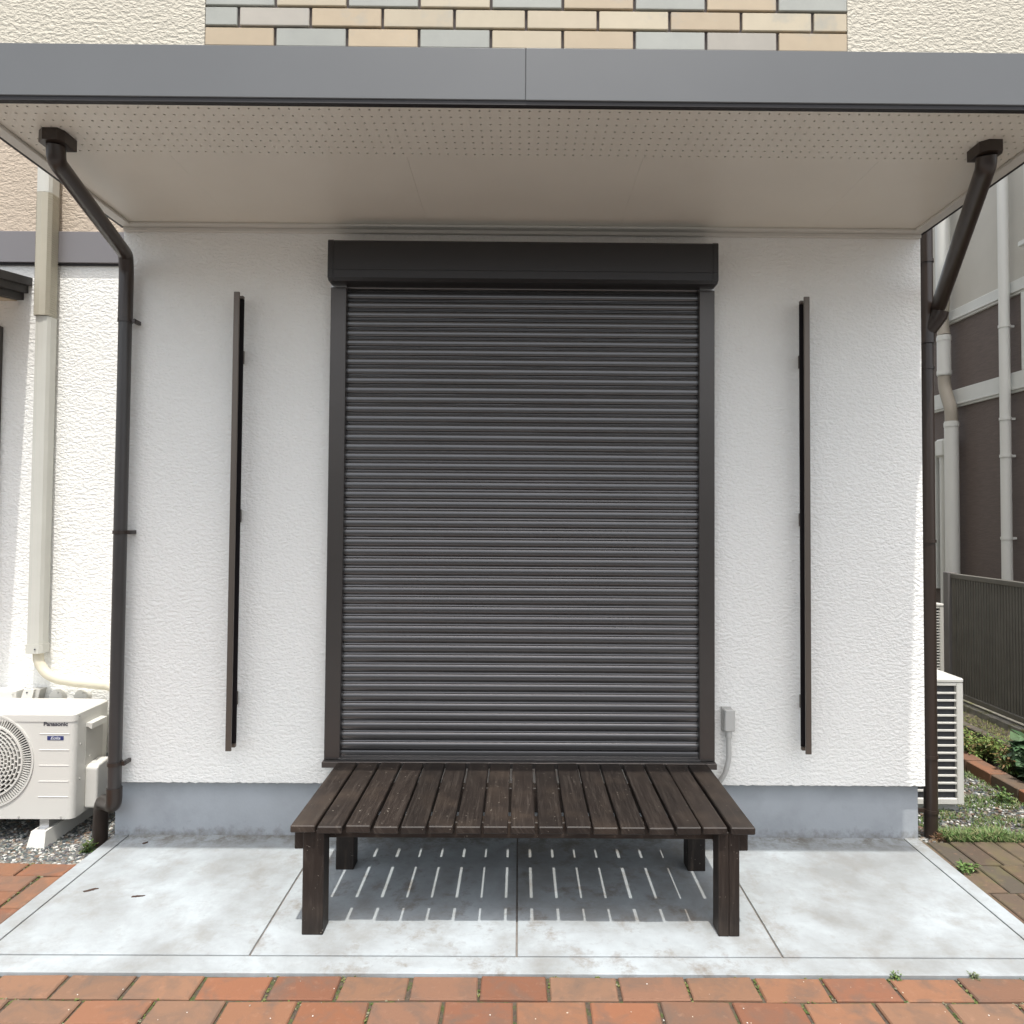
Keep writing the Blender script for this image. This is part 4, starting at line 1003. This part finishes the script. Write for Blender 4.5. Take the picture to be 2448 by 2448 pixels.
def gfun():
    while True:
        x = random.uniform(2.03, 2.95); y = 0.052+abs(random.gauss(0, .06))
        if y < .34 and noise.noise(Vector((x*9, y*9, 0)))+.45-(x-2.2)*.28 > random.random()*.6: return x, y, zright(x, y), (1.15 if x < 2.35 else .8)
blades("grass", 3600, gfun, 'green grass tufts along edge of mossy brick path', (.025, .065), GC)
def wfun():
    while True:
        x = random.uniform(2.05, 2.78); y = random.uniform(.12, 1.5)
        if noise.noise(Vector((x*7+3, y*7, 0))) > -.22+.3*random.random(): return x, y, zright(x, y), .6
blades("weeds", 9500, wfun, 'low weeds creeping through the gravel at right', (.02, .05), GC)
def kfun():
    return random.uniform(3.21, 3.39), random.uniform(.2, 3.0), .05, .6
blades("kerb_grass", 3000, kfun, 'yellow green moss and grass between kerb and fence wall', (.01, .03), [(0.22, 0.24, 0.08), (0.16, 0.20, 0.05), (0.25, 0.22, 0.10)])

shrub("dead_weed", (2.02, .075, -.02), .06, .03, 180, .022, .007, 'withered reddish brown weeds at foot of the right downpipe', [(0.14, 0.07, 0.035), (0.10, 0.06, 0.035), (0.17, 0.11, 0.05)], 'weed')
# moss and grit in paving joints
ms = MB()
for _ in range(1500):
    x, y, rw = random.choice(joints)
    if y < -1.5: continue
    if noise.noise(Vector((x*2.3, y*5, 1))) < -.15: continue
    if random.random() < .62: p = (x+random.uniform(-.003, .003), y-random.uniform(0, rw), zb-.006)
    else: p = (x+random.gauss(0, .05), y+random.uniform(-.003, .003), zb-.006)
    c = random.choice([(0.10, 0.125, 0.03), (0.14, 0.15, 0.05), (0.20, 0.185, 0.12), (0.07, 0.10, 0.025)])
    for q in range(3): blob(ms, (p[0]+random.gauss(0, .003), p[1]+random.gauss(0, .005), p[2]+random.uniform(-.001, .003)), random.uniform(.002, .0045), c, .7, .3)
tag(ms.build("moss", M['moss']), 'green moss tufts in joints of red brick paving', 'moss', kind='stuff')
gt = MB()
for _ in range(90):
    x, y = random.uniform(-1.9, 2.1), random.uniform(-1.30, -.96)
    blob(gt, (x, y, zb+.001), random.uniform(.0012, .0028), random.choice([(0.5, 0.45, 0.36), (0.3, 0.25, 0.2), (0.62, 0.6, 0.55)]))
tag(gt.build("grit", M['pebble']), 'pale grit scattered over red brick paving', 'grit', kind='stuff')

# ============================================================ unseen house and low wall behind the camera, added for light and reflections
oh = thing("added_facing_house", (0, -29, 0), 'unseen two storey house behind the camera, added for light and reflections', 'house')
B(-9, 9, -33, -26, -.1, 5.6).build("wall", M['nwallo'], oh)
MB().prism([(-33.6, 5.601), (-25.4, 5.601), (-25.4, 5.75), (-29.5, 7.6), (-33.6, 5.75)], 'x', -9.6, 9.6).build("roof", M['awn'], oh)
for x in (-6.5, -2.2, 2.4, 6.3):
    for z0, z1 in ((.5, 2.3), (3.3, 4.5)):
        fo = B(x-.85, x+.85, -25.999, -25.94, z0, z1, .01).build("window", M['nband'], oh)
        B(x-.78, x-.02, -25.939, -25.93, z0+.07, z1-.07).build("pane", M['glass'], fo); B(x+.02, x+.78, -25.939, -25.93, z0+.07, z1-.07).build("pane", M['glass'], fo)
hd = thing("added_street_wall", (0, -11.4, 0), 'unseen coped block wall behind the camera, added for light and reflections', 'wall')
B(-14, 14, -11.45, -11.30, -.1, 1.35).build("block_face", M['block'], hd); B(-14.02, 14.02, -11.48, -11.27, 1.3505, 1.42, .01).build("coping", M['elec'], hd)

# dead leaves
def dryleaf(x, y, z, L, W, a, label):
    P_ = []
    for k in range(22):
        q = 2*math.pi*k/22; rr_ = 1+.30*random.uniform(-1, 1); px_, py_ = L/2*math.cos(q)*rr_, W/2*math.sin(q)*rr_
        P_.append((x+px_*math.cos(a)-py_*math.sin(a), y+px_*math.sin(a)+py_*math.cos(a)))
    tag(MB().prism(P_, 'z', z-.001, z+.0022).build("dry_leaf", M['dryleaf']), label, 'leaf')
dryleaf(-1.686, -.447, G, .045, .014, .5, 'small brown dead leaf on slab nearer its left border')
dryleaf(-1.479, -.492, G, .050, .011, .15, 'curled brown dead leaf on slab nearer the bench')
dryleaf(-1.686, -.044, G, .022, .014, .9, 'dark scrap of leaf on slab near foot of foundation')

for o in bpy.data.objects:
    if '_w' in o: del o['_w']
